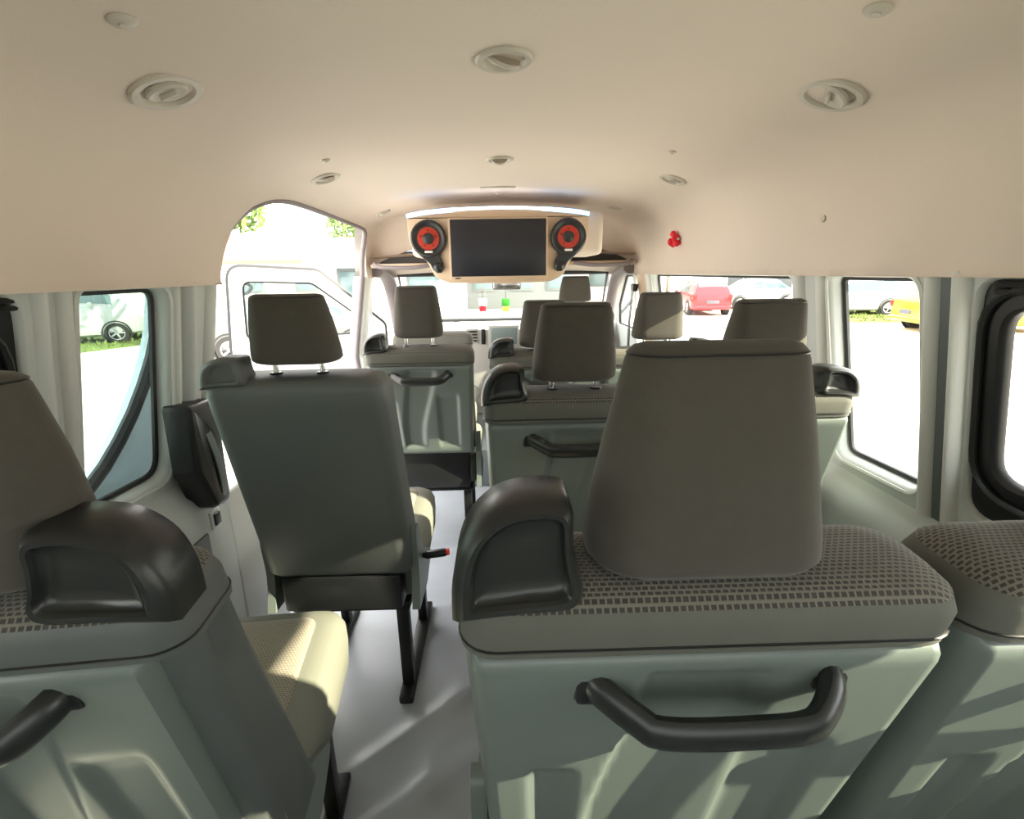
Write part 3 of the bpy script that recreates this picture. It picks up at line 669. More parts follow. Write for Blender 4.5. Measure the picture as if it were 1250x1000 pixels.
def make_base(par, cx, w, yb, zb, hinge=True, legs=True, lever=0, ylen=0.44, mesh='cushion_mesh', front=None):
    cu = build('cushion', cushion_mesh(w, yb, yb+ylen), ['cushion_side'], par, angle=60); cu.location.x = cx
    bm = bmesh.new(); hw = w/2-0.055      # raised mesh insert of the cushion
    rings = []
    for dz, i in ((0.010, 0.0), (0.020, 0.002), (0.025, 0.010), (0.027, 0.025)):
        rings.append([(x, y, 0.47+dz+0.03*sstep(yb, yb+ylen, y)) for x, y in rr(hw-i, yb+0.02+i, yb+ylen-0.05-i, 0.03, 5)])
    loft(bm, rings); build('insert', bm, mesh, cu, angle=60)
    bm = bmesh.new(); box(bm, (-w/2+0.03, yb-0.02, 0.315), (w/2-0.03, yb+ylen-0.06, 0.345), 0.008); f = build('seat_frame', bm, 'black_metal', par); f.location.x = cx
    if hinge:
        for s in (-1, 1):
            bm = bmesh.new()
            lp = smooth_path([(0, yb-0.075, 0.36), (0, yb-0.05, 0.46), (0, yb-0.055, 0.58), (0, yb-0.02, 0.60), (0, yb+0.03, 0.50), (0, yb+0.10, 0.45), (0, yb+0.16, 0.40), (0, yb+0.05, 0.34)], 4)[:-1]
            loft(bm, [[(s*(w/2-0.012+dx), p.y, p.z) for p in lp] for dx in (0, 0.018, 0.022)])
            c = build('hinge_cover', bm, 'seat_plastic', par, angle=50); c.location.x = cx
    if legs:
        for s in (-1, 1):
            bm = bmesh.new(); box(bm, (s*(w/2-0.06)-0.018, yb+0.0, 0.02), (s*(w/2-0.06)+0.018, yb+0.035, 0.32), 0.004); l = build('leg', bm, 'black_metal', par); l.location.x = cx
            bm = bmesh.new(); box(bm, (s*(w/2-0.06)-0.016, yb+ylen-0.14, 0.02), (s*(w/2-0.06)+0.016, yb+ylen-0.105, 0.32), 0.004); l = build('leg', bm, 'black_metal', par); l.location.x = cx
            bm = bmesh.new(); box(bm, (s*(w/2-0.06)-0.022, yb-0.05, 0.002), (s*(w/2-0.06)+0.022, yb+ylen-0.03, 0.028), 0.006); l = build('floor_rail', bm, 'black_metal', par); l.location.x = cx
    if lever:
        bm = bmesh.new(); tube(bm, [(lever*(w/2-0.01), yb+0.02, 0.47), (lever*(w/2+0.03), yb+0.02, 0.475)], 0.007, 8); l = build('recline_lever', bm, 'black_plastic', par); l.location.x = cx
        bm = bmesh.new(); tube(bm, [(lever*(w/2+0.012), yb+0.02, 0.473), (lever*(w/2+0.02), yb+0.02, 0.474), (lever*(w/2+0.075), yb+0.015, 0.484), (lever*(w/2+0.082), yb+0.015, 0.485)], [0.007, 0.012, 0.012, 0.009], 10); build('lever_grip', bm, 'black_plastic', l)
        bm = bmesh.new(); tube(bm, [(lever*(w/2+0.081), yb+0.015, 0.485), (lever*(w/2+0.088), yb+0.015, 0.486)], 0.010, 10); build('lever_tip', bm, 'orange_lever', l)
W = 0.435; ZT = 1.0; ZB = 0.42
def double_seat(y, x0, label, zt=ZT, grips_l=True, grips_r=True, zb=ZB, W=W, hr=(0.030, 0.182), hr_w=0.196, tap=1.0, gl=(0.108, 0.082), gr=(0.105, 0.066), hr2=None):
    e = tag(empty('double_seat', (x0, y, 0)), label, 'seat', 'two seat benches along the right of the aisle')
    make_back(e, W/2, W, zt, zb, grips=[(-1, *gl)] if grips_l else [], hand=0.005, hr=hr, hr_w=hr_w, tap=tap)
    make_back(e, W*1.5+0.010, W, zt, zb, grips=[(1, *gr)] if grips_r else [], hr=hr2 or hr, hr_w=hr_w, tap=tap)
    yb = lean(zb, zt)+0.06
    make_base(e, W/2, W, yb, zb); make_base(e, W*1.5+0.01, W, yb, zb)
    return e
double_seat(0.345, -0.074, 'grey two seat bench nearest the camera at the right', W=0.458, hr=(0.004, 0.208), hr_w=0.222, tap=0.845, gl=(0.112, 0.100))
double_seat(1.075, -0.075, 'grey two seat bench in the second row ahead at right', zt=0.992)
double_seat(1.86, -0.075, 'farthest two seat bench, behind the driver seat at right', zt=0.968, gl=(0.105, 0.066), gr=(0.10, 0.056), hr=(0.018, 0.182), hr2=(0.040, 0.182))
# single seats along the left
e = tag(empty('single_seat', (-0.532, 0.355, 0), R(5)), 'grey single seat cut off by the left edge of the view', 'seat', 'single seats along the left')
make_back(e, 0, 0.405, 0.986, ZB, pw=0.84, body='seat_vinyl', grips=[(1, 0.120, 0.090)], hand=-0.03, hr=(0.012, 0.200), hr_w=0.216, tap=1.18); make_base(e, 0, 0.365, lean(ZB, 1.0)+0.06, ZB, lever=0)
e = tag(empty('single_seat', (-0.484, 1.035, 0)), 'grey single seat with plain padded back beside the open doorway', 'seat', 'single seats along the left')
make_back(e, 0, 0.396, 1.050, 0.465, handle=False, plastic=False, grips=[(-1, 0.105, 0.062)], hr=(0.032, 0.152), grip_mat='seat_vinyl', hr_w=0.192)
make_base(e, 0, 0.405, lean(0.465, 1.058)+0.07, 0.46, lever=1)
bm = bmesh.new(); box(bm, (-0.165, 0.155, 0.36), (0.165, 0.22, 0.47), 0.01); build('lower_shield', bm, 'black_plastic', e)
e = tag(empty('single_seat', (-0.348, 1.88, 0)), 'pale lit single seat with plastic back beneath the left speaker', 'seat', 'single seats along the left')
make_back(e, 0, 0.425, 0.988, 0.515, grips=[(-1, 0.095, 0.068)], hr=(0.040, 0.20), hr_w=0.188); make_base(e, 0, 0.425, lean(0.46, 0.988)+0.06, 0.46, lever=0)
bm = bmesh.new(); box(bm, (-0.17, 0.16, 0.34), (0.17, 0.22, 0.52), 0.01); build('lower_shield', bm, 'black_plastic', e)
# cab seats
e = tag(empty('cab_seat', (0.41, 2.86, 0.0)), 'beige lit driver seat with headrest under the right speaker', 'seat', 'cab seats')
make_back(e, 0, 0.46, 1.05, 0.50, handle=False, hr=(0.05, 0.145), hr_w=0.185); make_base(e, 0, 0.46, 0.20, 0.46, legs=False, hinge=False)
bm = bmesh.new(); box(bm, (-0.2, 0.15, 0.24), (0.2, 0.60, 0.32), 0.01); build('plinth', bm, 'black_metal', e)
e = tag(empty('cab_seat', (-0.42, 2.80, 0.0)), 'low grey cab passenger seat ahead of the left front seat', 'seat', 'cab seats')
make_back(e, 0, 0.46, 0.935, 0.48, handle=False, hr=None); make_base(e, 0, 0.46, 0.20, 0.46, legs=False, hinge=False)
bm = bmesh.new(); box(bm, (-0.2, 0.15, 0.24), (0.2, 0.60, 0.32), 0.01); build('plinth', bm, 'black_metal', e)

# ------------------------------------------------------------------ things on walls and ceiling
e = tag(empty('belt_cover', (-0.835, 1.25, 0.82)), 'black plastic seat belt cover on the left wall behind the doorway', 'belt cover')
bm = bmesh.new()
lp = loop_round([(-0.075, -0.03), (-0.03, -0.15), (0.045, -0.16), (0.055, 0.02), (0.05, 0.14), (-0.065, 0.145)], [0.03, 0.03, 0.03, 0.02, 0.02, 0.015])
loft(bm, [[(x, a, b) for a, b in inset2(lp, i)] for x, i in ((-0.03, 0.0), (0.022, 0.0), (0.034, 0.006), (0.038, 0.014))])
build('body', bm, 'black_plastic', e)
bm = bmesh.new(); tube(bm, smooth_path([(0.036, -0.01, 0.06), (0.042, 0.0, 0.0), (0.042, 0.01, -0.08), (0.03, 0.015, -0.15)], 4), 0.014, 6, squash=(0.3, 1)); build('webbing', bm, 'trim_dark', e)
e = tag(empty('wall_socket', (-0.842, 1.265, 0.62)), 'small black square socket on the left wall by the doorway', 'socket')
bm = bmesh.new(); box(bm, (-0.004, -0.022, -0.026), (0.008, 0.022, 0.026), 0.004); build('plate', bm, 'trim_light', e)
bm = bmesh.new(); box(bm, (0.004, -0.014, -0.018), (0.014, 0.014, 0.018), 0.004); build('button', bm, 'black_plastic', e)

def ceil_z(x): 
    ax = abs(x)
    for (a, za), (b, zb_) in zip(PROF[:-1], PROF[1:]):
        if b <= ax <= a and a > b: return za+(zb_-za)*(a-ax)/(a-b)
    return 1.634
def ceil_rot(x):
    d = 0.01; sl = (ceil_z(x+d)-ceil_z(x-d))/(2*d); return Matrix.Rotation(-math.atan(sl), 4, 'Y')
def air_vent(x, y, r, label, open_=0.0, turn=0):
    e = tag(empty('ceiling_vent', (x, y, ceil_z(x))), label, 'air vent', 'round air vents in the headliner')
    mt = ceil_rot(x)
    bm = bmesh.new(); lathe(bm, [(r*1.0, 0.006), (r, -0.003), (r*0.93, -0.007), (r*0.76, -0.007), (r*0.68, -0.002), (r*0.66, 0.006)], 32, mt, cap0=False, cap1=False); build('bezel', bm, 'vent_grey', e)
    bm = bmesh.new(); lathe(bm, [(r*0.67, 0.004), (r*0.3, 0.004)], 24, mt, cap0=False, cap1=True); build('throat', bm, 'vent_dark', e)
    bm = bmesh.new(); m2 = mt @ Matrix.Rotation(R(turn), 4, 'Z') @ Matrix.Rotation(R(open_), 4, 'X')
    lathe(bm, [(r*0.58, 0.002), (r*0.58, -0.004), (r*0.52, -0.007), (r*0.40, -0.005), (r*0.38, -0.004)], 28, m2); d = build('flap', bm, 'vent_grey', e)
    bm = bmesh.new(); t = bmesh.new(); box(t, (-r*0.26, -r*0.06, -0.012), (r*0.26, r*0.06, -0.003), 0.002); bmesh.ops.transform(t, matrix=m2, verts=t.verts); merge(bm, t); build('tab', bm, 'vent_grey', d)
air_vent(-0.60, 0.985, 0.060, 'large closed round vent at the upper left of the headliner', 8)
air_vent(-0.013, 1.00, 0.052, 'half open round vent in the middle of the headliner', 42, 30)
air_vent(0.60, 1.03, 0.060, 'large closed round vent at the upper right of the headliner', 18, 60)
air_vent(-0.60, 1.80, 0.050, 'smaller round vent right above the open side doorway', 22, 40)
air_vent(-0.02, 1.79, 0.046, 'small dark half open vent near the ceiling slot above screen', 48, 0)
air_vent(0.60, 1.90, 0.050, 'smaller round vent above the long right window', 12, 0)
air_vent(-0.62, 2.72, 0.040, 'tiny far vent left of the glowing light strip', 25, 0)
air_vent(0.58, 2.74, 0.040, 'tiny far vent right of the glowing light strip', 25, 0)
bm = bmesh.new(); box(bm, (-0.078, -0.008, -0.006), (0.078, 0.008, 0.004), 0.003); o = build('ceiling_slot', bm, 'vent_grey'); o.location = (-0.026, 2.33, 1.632); tag(o, 'narrow grey slot in the headliner above the screen', 'slot')
def clip(x, y, r, label):
    e = tag(empty('ceiling_clip', (x, y, ceil_z(x))), label, 'clip', 'round clips in the headliner')
    bm = bmesh.new(); lathe(bm, [(r, 0.004), (r, -0.002), (r*0.8, -0.005), (r*0.3, -0.006)], 18, ceil_rot(x)); build('cap', bm, 'vent_grey', e)
    bm = bmesh.new(); lathe(bm, [(r*0.35, -0.004), (r*0.3, -0.008), (r*0.1, -0.008)], 12, ceil_rot(x)); build('pin', bm, 'vent_grey', e)
clip(-0.52, 0.775, 0.018, 'round headliner clip at the top left corner'); clip(0.487, 0.768, 0.018, 'round headliner clip at the top right corner')
clip(-0.53, 1.60, 0.012, 'tiny headliner clip near the smaller left vent'); clip(0.485, 1.575, 0.012, 'tiny headliner clip near the smaller right vent')
clip(-0.03, 2.50, 0.022, 'flat headliner clip just above the light strip')
clip(0.778, 1.28, 0.008, 'tiny pin high on the right side above the narrow window')

# red emergency tag on the right side
e = tag(empty('red_tag', (0.768, 2.31, 1.405)), 'crumpled red tag on the headliner above the long window', 'tag')
bm = bmesh.new()
for k in range(7):
    a = random.uniform(0, 6.28); c = Vector((random.uniform(-0.018, 0.0), random.uniform(-0.03, 0.03), random.uniform(-0.025, 0.025)))
    box(bm, c-Vector((0.010, 0.016, 0.012)), c+Vector((0.010, 0.016, 0.012)), 0.005, rot=Matrix.Rotation(a, 4, 'X') @ Matrix.Rotation(0.5*a, 4, 'Z'))
build('ribbon', bm, 'red_cloth', e)
bm = bmesh.new(); tube(bm, [(0.01, -0.01, 0.0), (-0.008, -0.05, -0.004)], 0.006, 6); build('holder', bm, 'vent_grey', e)

# ------------------------------------------------------------------ media console under the headliner
CY_ = 2.40
e = tag(empty('media_console', (-0.028, CY_, 1.245)), 'beige overhead console with black screen and two orange speakers', 'media console')
# outline in (x, z) seen from the rear, z from console base
half = [(0.0, -0.022), (0.205, -0.020), (0.255, -0.012), (0.300, 0.012), (0.318, 0.045), (0.345, 0.090), (0.395, 0.135), (0.412, 0.18), (0.415, 0.262), (0.40, 0.273), (0.25, 0.292), (0.0, 0.302)]
rt = smooth_path([(x, 0, z) for x, z in half], 3); outl = [(p.x, p.z) for p in rt] + [(-p.x, p.z) for p in rt[::-1][1:-1]]
bm = bmesh.new()
loft(bm, [[(x, y, z) for x, z in inset2(outl, i)] for y, i in ((0.012, 0.0), (0.003, 0.001), (0.0, 0.004))], False, True)
def deep(x, z, y): return (x*1.0, y, z)
loft(bm, [[(x, y, z) for x, z in outl] for y in (0.012, 0.07)], False, True)
build('housing', bm, 'console_beige', e, angle=50)
bm = bmesh.new(); box(bm, (-0.415, 0.06, 0.10), (0.50, 0.42, 0.30), 0.03, 3); build('ceiling_box', bm, 'headliner', e)
bm = bmesh.new(); box(bm, (-0.230, -0.022, -0.004), (0.228, 0.004, 0.268), 0.006); p = build('screen', bm, 'console_beige', e)
bm = bmesh.new(); box(bm, (-0.220, -0.026, 0.010), (0.218, -0.018, 0.260), 0.002); build('screen_glass', bm, 'screen_glass', p)
bm = bmesh.new(); box(bm, (-0.205, -0.025, -0.0005), (-0.182, -0.021, 0.005), 0.001); build('badge', bm, 'speaker_black', p)
for s in (-1, 1):
    rx = Matrix.Translation((s*0.322, 0, 0.180)) @ Matrix.Rotation(R(90), 4, 'X')
    bm = bmesh.new()
    pod = smooth_path([(s*0.322 + 0.083*math.cos(R(a)), 0, 0.180+0.083*math.sin(R(a))) for a in range(-40, 221, 20)] + [(s*0.322-s*0.066, 0, 0.10) if False else (s*0.322-0.05, 0, 0.105)], 2)
    pod2 = [(0.083*math.cos(R(a)), 0.083*math.sin(R(a))) for a in range(-50, 231, 14)]
    # neck down to the tweeter, leaning inward
    nk = [(-0.052, -0.078), (-0.050 , -0.105), (-0.068, -0.125), (-0.064, -0.150), (-0.040, -0.162), (-0.016, -0.150), (-0.012, -0.125), (0.020, -0.095)]
    if True:
        ol = pod2[:]
        nk2 = [(-0.050, -0.082), (-0.062, -0.108), (-0.064, -0.134), (-0.050, -0.152), (-0.030, -0.152), (-0.014, -0.138), (-0.002, -0.112), (0.024, -0.090)]
        ol = [(x, z) for x, z in pod2] + nk2
        ol = [(s*0.322 + (x if s > 0 else -x), 0.180+z) for x, z in ol]
    loft(bm, [[(x, y, z) for x, z in inset2(ol, i)] for y, i in ((0.004, 0.0), (-0.010, 0.0), (-0.014, 0.004), (-0.014, 0.010))], False, True); sp = build('speaker', bm, 'speaker_black', e, angle=40)
    bm = bmesh.new(); lathe(bm, [(0.080, 0.008), (0.080, 0.020), (0.074, 0.026), (0.066, 0.024), (0.056, 0.012)], 32, rx, cap0=False, cap1=False); build('surround', bm, 'speaker_black', sp)
    bm = bmesh.new(); lathe(bm, [(0.058, 0.013), (0.050, 0.014), (0.024, 0.0155)], 32, rx, cap0=False, cap1=False); build('cone', bm, 'speaker_red', sp)
    for k in range(5):
        bm = bmesh.new(); a = R(90+72*k); c = rx @ Vector((0.036*math.cos(a), 0.036*math.sin(a), 0.017)); box(bm, c-Vector((0.003, 0.002, 0.003)), c+Vector((0.003, 0.002, 0.003)), 0.001); build('rivet', bm, 'speaker_black', sp)
    bm = bmesh.new(); lathe(bm, [(0.025, 0.014), (0.025, 0.022), (0.018, 0.027), (0.006, 0.029)], 24, rx); build('dust_cap', bm, 'speaker_black', sp)
    bm = bmesh.new(); box(bm, (s*0.322-0.018, -0.028, 0.117), (s*0.322+0.018, -0.018, 0.127), 0.002); build('badge', bm, 'badge', sp)
    tx = s*0.322 - s*0.040
    bm = bmesh.new(); lathe(bm, [(0.022, 0.010), (0.022, 0.018), (0.016, 0.024), (0.006, 0.027)], 20, Matrix.Translation((tx, 0, 0.052)) @ Matrix.Rotation(R(90), 4, 'X')); build('tweeter', bm, 'black_plastic', sp)
for pts_, r_, m_ in (([(-0.42, 0.020, 0.281), (-0.36, 0.020, 0.292), (-0.27, 0.020, 0.301), (-0.20, 0.020, 0.306)], 0.009, 'led_blue'), ([(-0.20, 0.020, 0.307), (-0.10, 0.020, 0.311), (0.0, 0.020, 0.312), (0.10, 0.020, 0.311), (0.20, 0.020, 0.307)], 0.006, 'led'), ([(0.20, 0.020, 0.306), (0.27, 0.020, 0.301), (0.36, 0.020, 0.292), (0.42, 0.020, 0.281)], 0.009, 'led_blue')):
    bm = bmesh.new(); tube(bm, smooth_path(pts_, 5), r_, 8); build('light_strip', bm, m_, e)

# ------------------------------------------------------------------ outside
GZ = -0.65
bm = bmesh.new(); s_ = 120; vs = [bm.verts.new(p) for p in ((-s_, -s_, GZ), (s_, -s_, GZ), (s_, s_, GZ), (-s_, s_, GZ))]; bm.faces.new(vs)
tag(build('ground', bm, 'ground'), 'pale sunlit concrete yard around the van', 'ground', kind='structure')
def grass_patch(name, pts, label):
    bm = bmesh.new(); rnd = random.Random(3)
    P = [Vector((x, y, GZ+0.01)) for x, y in pts]
    loft(bm, [[p - Vector((0, 0, 0.02)) for p in P], P, [p.lerp(sum(P, Vector())/len(P), 0.05)+Vector((0, 0, 0.03)) for p in P]], False, True)
    xs = [p.x for p in P]; ys = [p.y for p in P]
    from mathutils.geometry import intersect_point_quad_2d as ipq
    for k in range(1500):
        x, y = rnd.uniform(min(xs), max(xs)), rnd.uniform(min(ys), max(ys))
        if len(P) == 4 and not ipq(Vector((x, y)), *[Vector((p.x, p.y)) for p in P]): continue
        h = rnd.uniform(0.05, 0.14); a = rnd.uniform(0, 3.14); w = rnd.uniform(0.03, 0.07)
        dx, dy = math.cos(a)*w, math.sin(a)*w
        v = [bm.verts.new(q) for q in ((x-dx, y-dy, GZ+0.03), (x+dx, y+dy, GZ+0.03), (x+rnd.uniform(-.05, .05), y+rnd.uniform(-.05, .05), GZ+0.03+h))]; bm.faces.new(v)
    tag(build(name, bm, 'grass', smooth=False), label, 'grass', kind='stuff')
def car(name, label, paint, loc, heading, L=4.2, Wd=1.75, Hh=1.5, belt=0.92, kind='hatch'):
    """heading in degrees, 0 = +Y; car local +Y forward, origin on the ground at centre"""
    e = tag(empty(name, (loc[0], loc[1], GZ), R(heading)), label, 'car')
    h = L/2; hw = Wd/2
    # stations along y: (y, half width, bottom, belt z, roof z, roof half width)
    if kind == 'hatch':
        st = [(-h, hw*0.80, 0.42, belt-0.10, belt-0.02, hw*0.72), (-h+0.04, hw*0.92, 0.32, belt-0.02, belt+0.06, hw*0.80), (-h+0.16, hw*0.97, 0.26, belt+0.02, belt+0.28, hw*0.74), (-h+0.42, hw, 0.22, belt, Hh-0.06, hw*0.70), (-h+0.8, hw, 0.20, belt, Hh, hw*0.70), (-h+1.6, hw, 0.20, belt-0.01, Hh, hw*0.71), (-h+2.15, hw, 0.20, belt-0.03, Hh-0.05, hw*0.70), (-h+2.55, hw, 0.20, belt-0.05, Hh-0.25, hw*0.74), (-h+3.0, hw, 0.20, belt-0.05, belt+0.04, hw*0.80), (h-0.55, hw*0.98, 0.22, belt-0.16, belt-0.06, hw*0.80), (h-0.18, hw*0.90, 0.25, belt-0.28, belt-0.18, hw*0.74), (h, hw*0.72, 0.34, belt-0.40, belt-0.32, hw*0.6)]
        win = (2, 7); rear = (2, 3)
    elif kind == 'sedan':
        st = [(-h, hw*0.82, 0.40, belt-0.12, belt-0.04, hw*0.74), (-h+0.10, hw*0.95, 0.28, belt-0.02, belt+0.04, hw*0.80), (-h+0.55, hw, 0.22, belt, belt+0.07, hw*0.80), (-h+1.05, hw, 0.20, belt, Hh-0.08, hw*0.70), (-h+1.5, hw, 0.20, belt, Hh, hw*0.68), (-h+2.2, hw, 0.20, belt-0.02, Hh, hw*0.69), (-h+2.6, hw, 0.20, belt-0.03, Hh-0.08, hw*0.70), (-h+3.25, hw, 0.20, belt-0.05, belt+0.03, hw*0.80), (h-0.5, hw*0.98, 0.22, belt-0.14, belt-0.06, hw*0.80), (h-0.12, hw*0.88, 0.26, belt-0.26, belt-0.20, hw*0.74), (h, hw*0.72, 0.34, belt-0.36, belt-0.30, hw*0.6)]
        win = (2, 6); rear = (2, 3)
    else:  # van
        st = [(-h, hw*0.90, 0.36, belt, Hh-0.20, hw*0.74), (-h+0.08, hw*0.97, 0.28, belt+0.04, Hh-0.03, hw*0.78), (-h+0.5, hw, 0.24, belt+0.04, Hh, hw*0.80), (-h+1.6, hw, 0.24, belt+0.04, Hh, hw*0.80), (-h+2.9, hw, 0.24, belt+0.02, Hh, hw*0.80), (h-1.35, hw, 0.24, belt, Hh-0.06, hw*0.78), (h-0.75, hw, 0.24, belt-0.03, belt+0.38, hw*0.80), (h-0.42, hw*0.98, 0.26, belt-0.10, belt+0.02, hw*0.82), (h-0.08, hw*0.90, 0.30, belt-0.28, belt-0.18, hw*0.74), (h, hw*0.76, 0.36, belt-0.42, belt-0.34, hw*0.6)]
        win = (1, 6); rear = (0, 1)
    def sec(y_):
        for a, b in zip(st[:-1], st[1:]):
            if a[0] <= y_ <= b[0]:
                t = (y_-a[0])/(b[0]-a[0]); return [p*(1-t)+q*t for p, q in zip(a, b)]
        return list(st[0] if y_ < st[0][0] else st[-1])
    def ring(s):
        y, w, zb, zl, zr, wr = s; zr = max(zr, zl+0.02)
        r = [(w*0.86, zb), (w*0.97, zb+0.06), (w, zb+0.22), (w, zl-0.14), (w*0.985, zl-0.03), (w*0.955, zl)]
        r += [(w*0.955+(wr-w*0.955)*0.85, zl+(zr-zl)*0.82), (wr*0.93, zl+(zr-zl)*0.95), (wr*0.70, zr), (0.0, zr+0.015)]
        return [(x, y, z) for x, z in r] + [(-x, y, z) for x, z in r[::-1][1:]]
    yy = sorted(set([s[0] for s in st] + [st[0][0]+L*k/26 for k in range(1, 26)]))
    bm = bmesh.new(); loft(bm, [ring(sec(y)) for y in yy]); build('body', bm, paint, e, angle=35)
    def side_pt(y, t, s, off=0.012):
        q = sec(y); w, zl, zr, wr = q[1], q[3], max(q[4], q[3]+0.02), q[5]; xa, xb = w*0.955, w*0.955+(wr-w*0.955)*0.85
        return Vector((s*(xa+(xb-xa)*t/0.82*1.0 + off), y, zl+(zr-zl)*t))
    y_a, y_b = st[win[0]][0]+0.18, st[win[1]][0]-0.02
    n_w = 3; span = (y_b-y_a)/n_w
    for s in (-1, 1):
        for k in range(n_w):
            bm = bmesh.new(); a, b = y_a+span*k+0.03, y_a+span*(k+1)-0.03
            ys = [a+(b-a)*i/6 for i in range(7)]
            lo = [side_pt(y, 0.12, s) for y in ys]; hi = [side_pt(y, 0.74, s) for y in ys]
            lo2 = [p - Vector((s*0.03, 0, 0)) for p in lo]; hi2 = [p - Vector((s*0.03, 0, 0)) for p in hi]
            loft(bm, [lo+hi[::-1], lo2+hi2[::-1]]); build('side_window', bm, 'car_glass', e)
    def top_quad(i0, i1, ta, tb, nm, m_):
        a, b = st[i0], st[i1]; bm = bmesh.new(); rows = []
        for t in (ta, (ta+tb)/2, tb):
            q = [p*(1-t)+r_*t for p, r_ in zip(a, b)]; zr = max(q[4], q[3]+0.02); rows.append([Vector((x*q[5]*0.92, q[0] - (0.015 if i0 < 4 else -0.015), zr+0.03-0.06*abs(x)**3)) for x in (-1, -0.5, 0, 0.5, 1)])
        up = [[p for p in r_] for r_ in rows]; dn = [[p-Vector((0, 0, 0.03)) for p in r_] for r_ in rows]
        loft(bm, [up[0]+up[2][::-1], dn[0]+dn[2][::-1]]); build(nm, bm, m_, e)
    top_quad(rear[0], rear[1], 0.10, 0.92, 'rear_window', 'car_glass')
    if kind == 'hatch': top_quad(6, 8, 0.10, 0.9, 'windscreen', 'car_glass')
    elif kind == 'sedan': top_quad(6, 7, 0.10, 0.9, 'windscreen', 'car_glass')
    else: top_quad(5, 7, 0.10, 0.85, 'windscreen', 'car_glass')
    for s in (-1, 1):
        bm = bmesh.new(); box(bm, (s*hw*0.86-0.10, -h-0.02, belt-0.22), (s*hw*0.86+0.07, -h+0.20, belt-0.02), 0.03); build('tail_lamp', bm, 'car_lamp', e)
        bm = bmesh.new(); box(bm, (s*hw*0.74-0.14, h-0.30, belt-0.46), (s*hw*0.74+0.10, h-0.06, belt-0.30), 0.04); build('headlamp', bm, 'rim', e)
        bm = bmesh.new(); box(bm, (s*(hw+0.09)-0.09, h-1.35, belt-0.02), (s*(hw+0.09)+0.07, h-1.23, belt+0.12), 0.04); build('mirror', bm, paint, e)
    bm = bmesh.new(); box(bm, (-0.26, -h-0.035, 0.52), (0.26, -h+0.06, 0.65), 0.01); build('number_plate', bm, 'plate', e)
    bm = bmesh.new(); box(bm, (-hw*0.92, -h-0.05, 0.28), (hw*0.92, -h+0.3, 0.46), 0.06, 3); build('rear_bumper', bm, paint, e)
    bm = bmesh.new(); box(bm, (-hw*0.86, h-0.3, 0.26), (hw*0.86, h+0.03, 0.44), 0.06, 3); build('front_bumper', bm, paint, e)
    wr = 0.32
    for s in (-1, 1):
        for yw in (-h+0.78, h-0.82):
            mt = Matrix.Translation((s*(hw-0.10), yw, wr)) @ Matrix.Rotation(R(90*s), 4, 'Y')
            bm = bmesh.new(); lathe(bm, [(wr*0.62, -0.09), (wr*0.95, -0.10), (wr, -0.06), (wr, 0.08), (wr*0.95, 0.115), (wr*0.66, 0.11), (wr*0.62, 0.08)], 24, mt); tw = build('wheel', bm, 'tyre', e)
            bm = bmesh.new(); lathe(bm, [(wr*0.66, 0.09), (wr*0.64, 0.112), (wr*0.58, 0.10)], 24, mt, cap0=False, cap1=False)
            for k in range(5):
                t = bmesh.new(); box(t, (-0.025, 0, 0.09), (0.025, wr*0.62, 0.11), 0.005); bmesh.ops.transform(t, matrix=mt @ Matrix.Rotation(2*math.pi*k/5, 4, 'Z'), verts=t.verts); merge(bm, t)
            build('rim', bm, 'rim', tw)
            bm = bmesh.new(); lathe(bm, [(wr*1.18, 0.02), (wr*1.18, 0.102), (wr*1.05, 0.104), (wr*1.02, 0.02)], 24, mt, cap0=False, cap1=False); build('wheel_arch', bm, 'tyre', e)
    return e
car('red_hatchback', 'red hatchback parked beyond the long right window', 'car_red', (9.2, 22.9), -7, L=3.9, Wd=1.7, Hh=1.48)
car('white_hatchback', 'white hatchback parked on grass beyond the narrow right window', 'car_white', (14.5, 20.9), 82, L=4.2, Wd=1.78, Hh=1.52, belt=0.95)
car('yellow_hatchback', 'yellow hatchback parked beyond the narrow right window', 'car_yellow', (14.5, 14.7), -99, L=4.2, Wd=1.72, Hh=1.50)
car('white_van', 'white van parked beyond the narrow left window', 'car_white', (-13.5, 15.4), -60, L=4.7, Wd=1.75, Hh=1.95, belt=1.15, kind='van')
car('grey_sedan', 'dark grey sedan seen through the open cab door window', 'car_grey', (-5.0, 12.4), -78, L=4.3, Wd=1.72, Hh=1.45, kind='sedan')
car('white_sedan', 'white car partly hidden by the right pillar beyond grey gate', 'car_white', (12.9, 25.5), 100, L=4.2, Wd=1.72, Hh=1.45, kind='sedan')
grass_patch('grass_strip', [(12.0, 17.6), (21.0, 16.0), (22.0, 22.5), (11.0, 22.4)], 'green grass strip under the parked cars at right')
grass_patch('grass_verge', [(-20.0, 14.2), (-11.6, 13.0), (-9.6, 17.3), (-17.0, 19.0)], 'green grass verge beneath the white van at left')

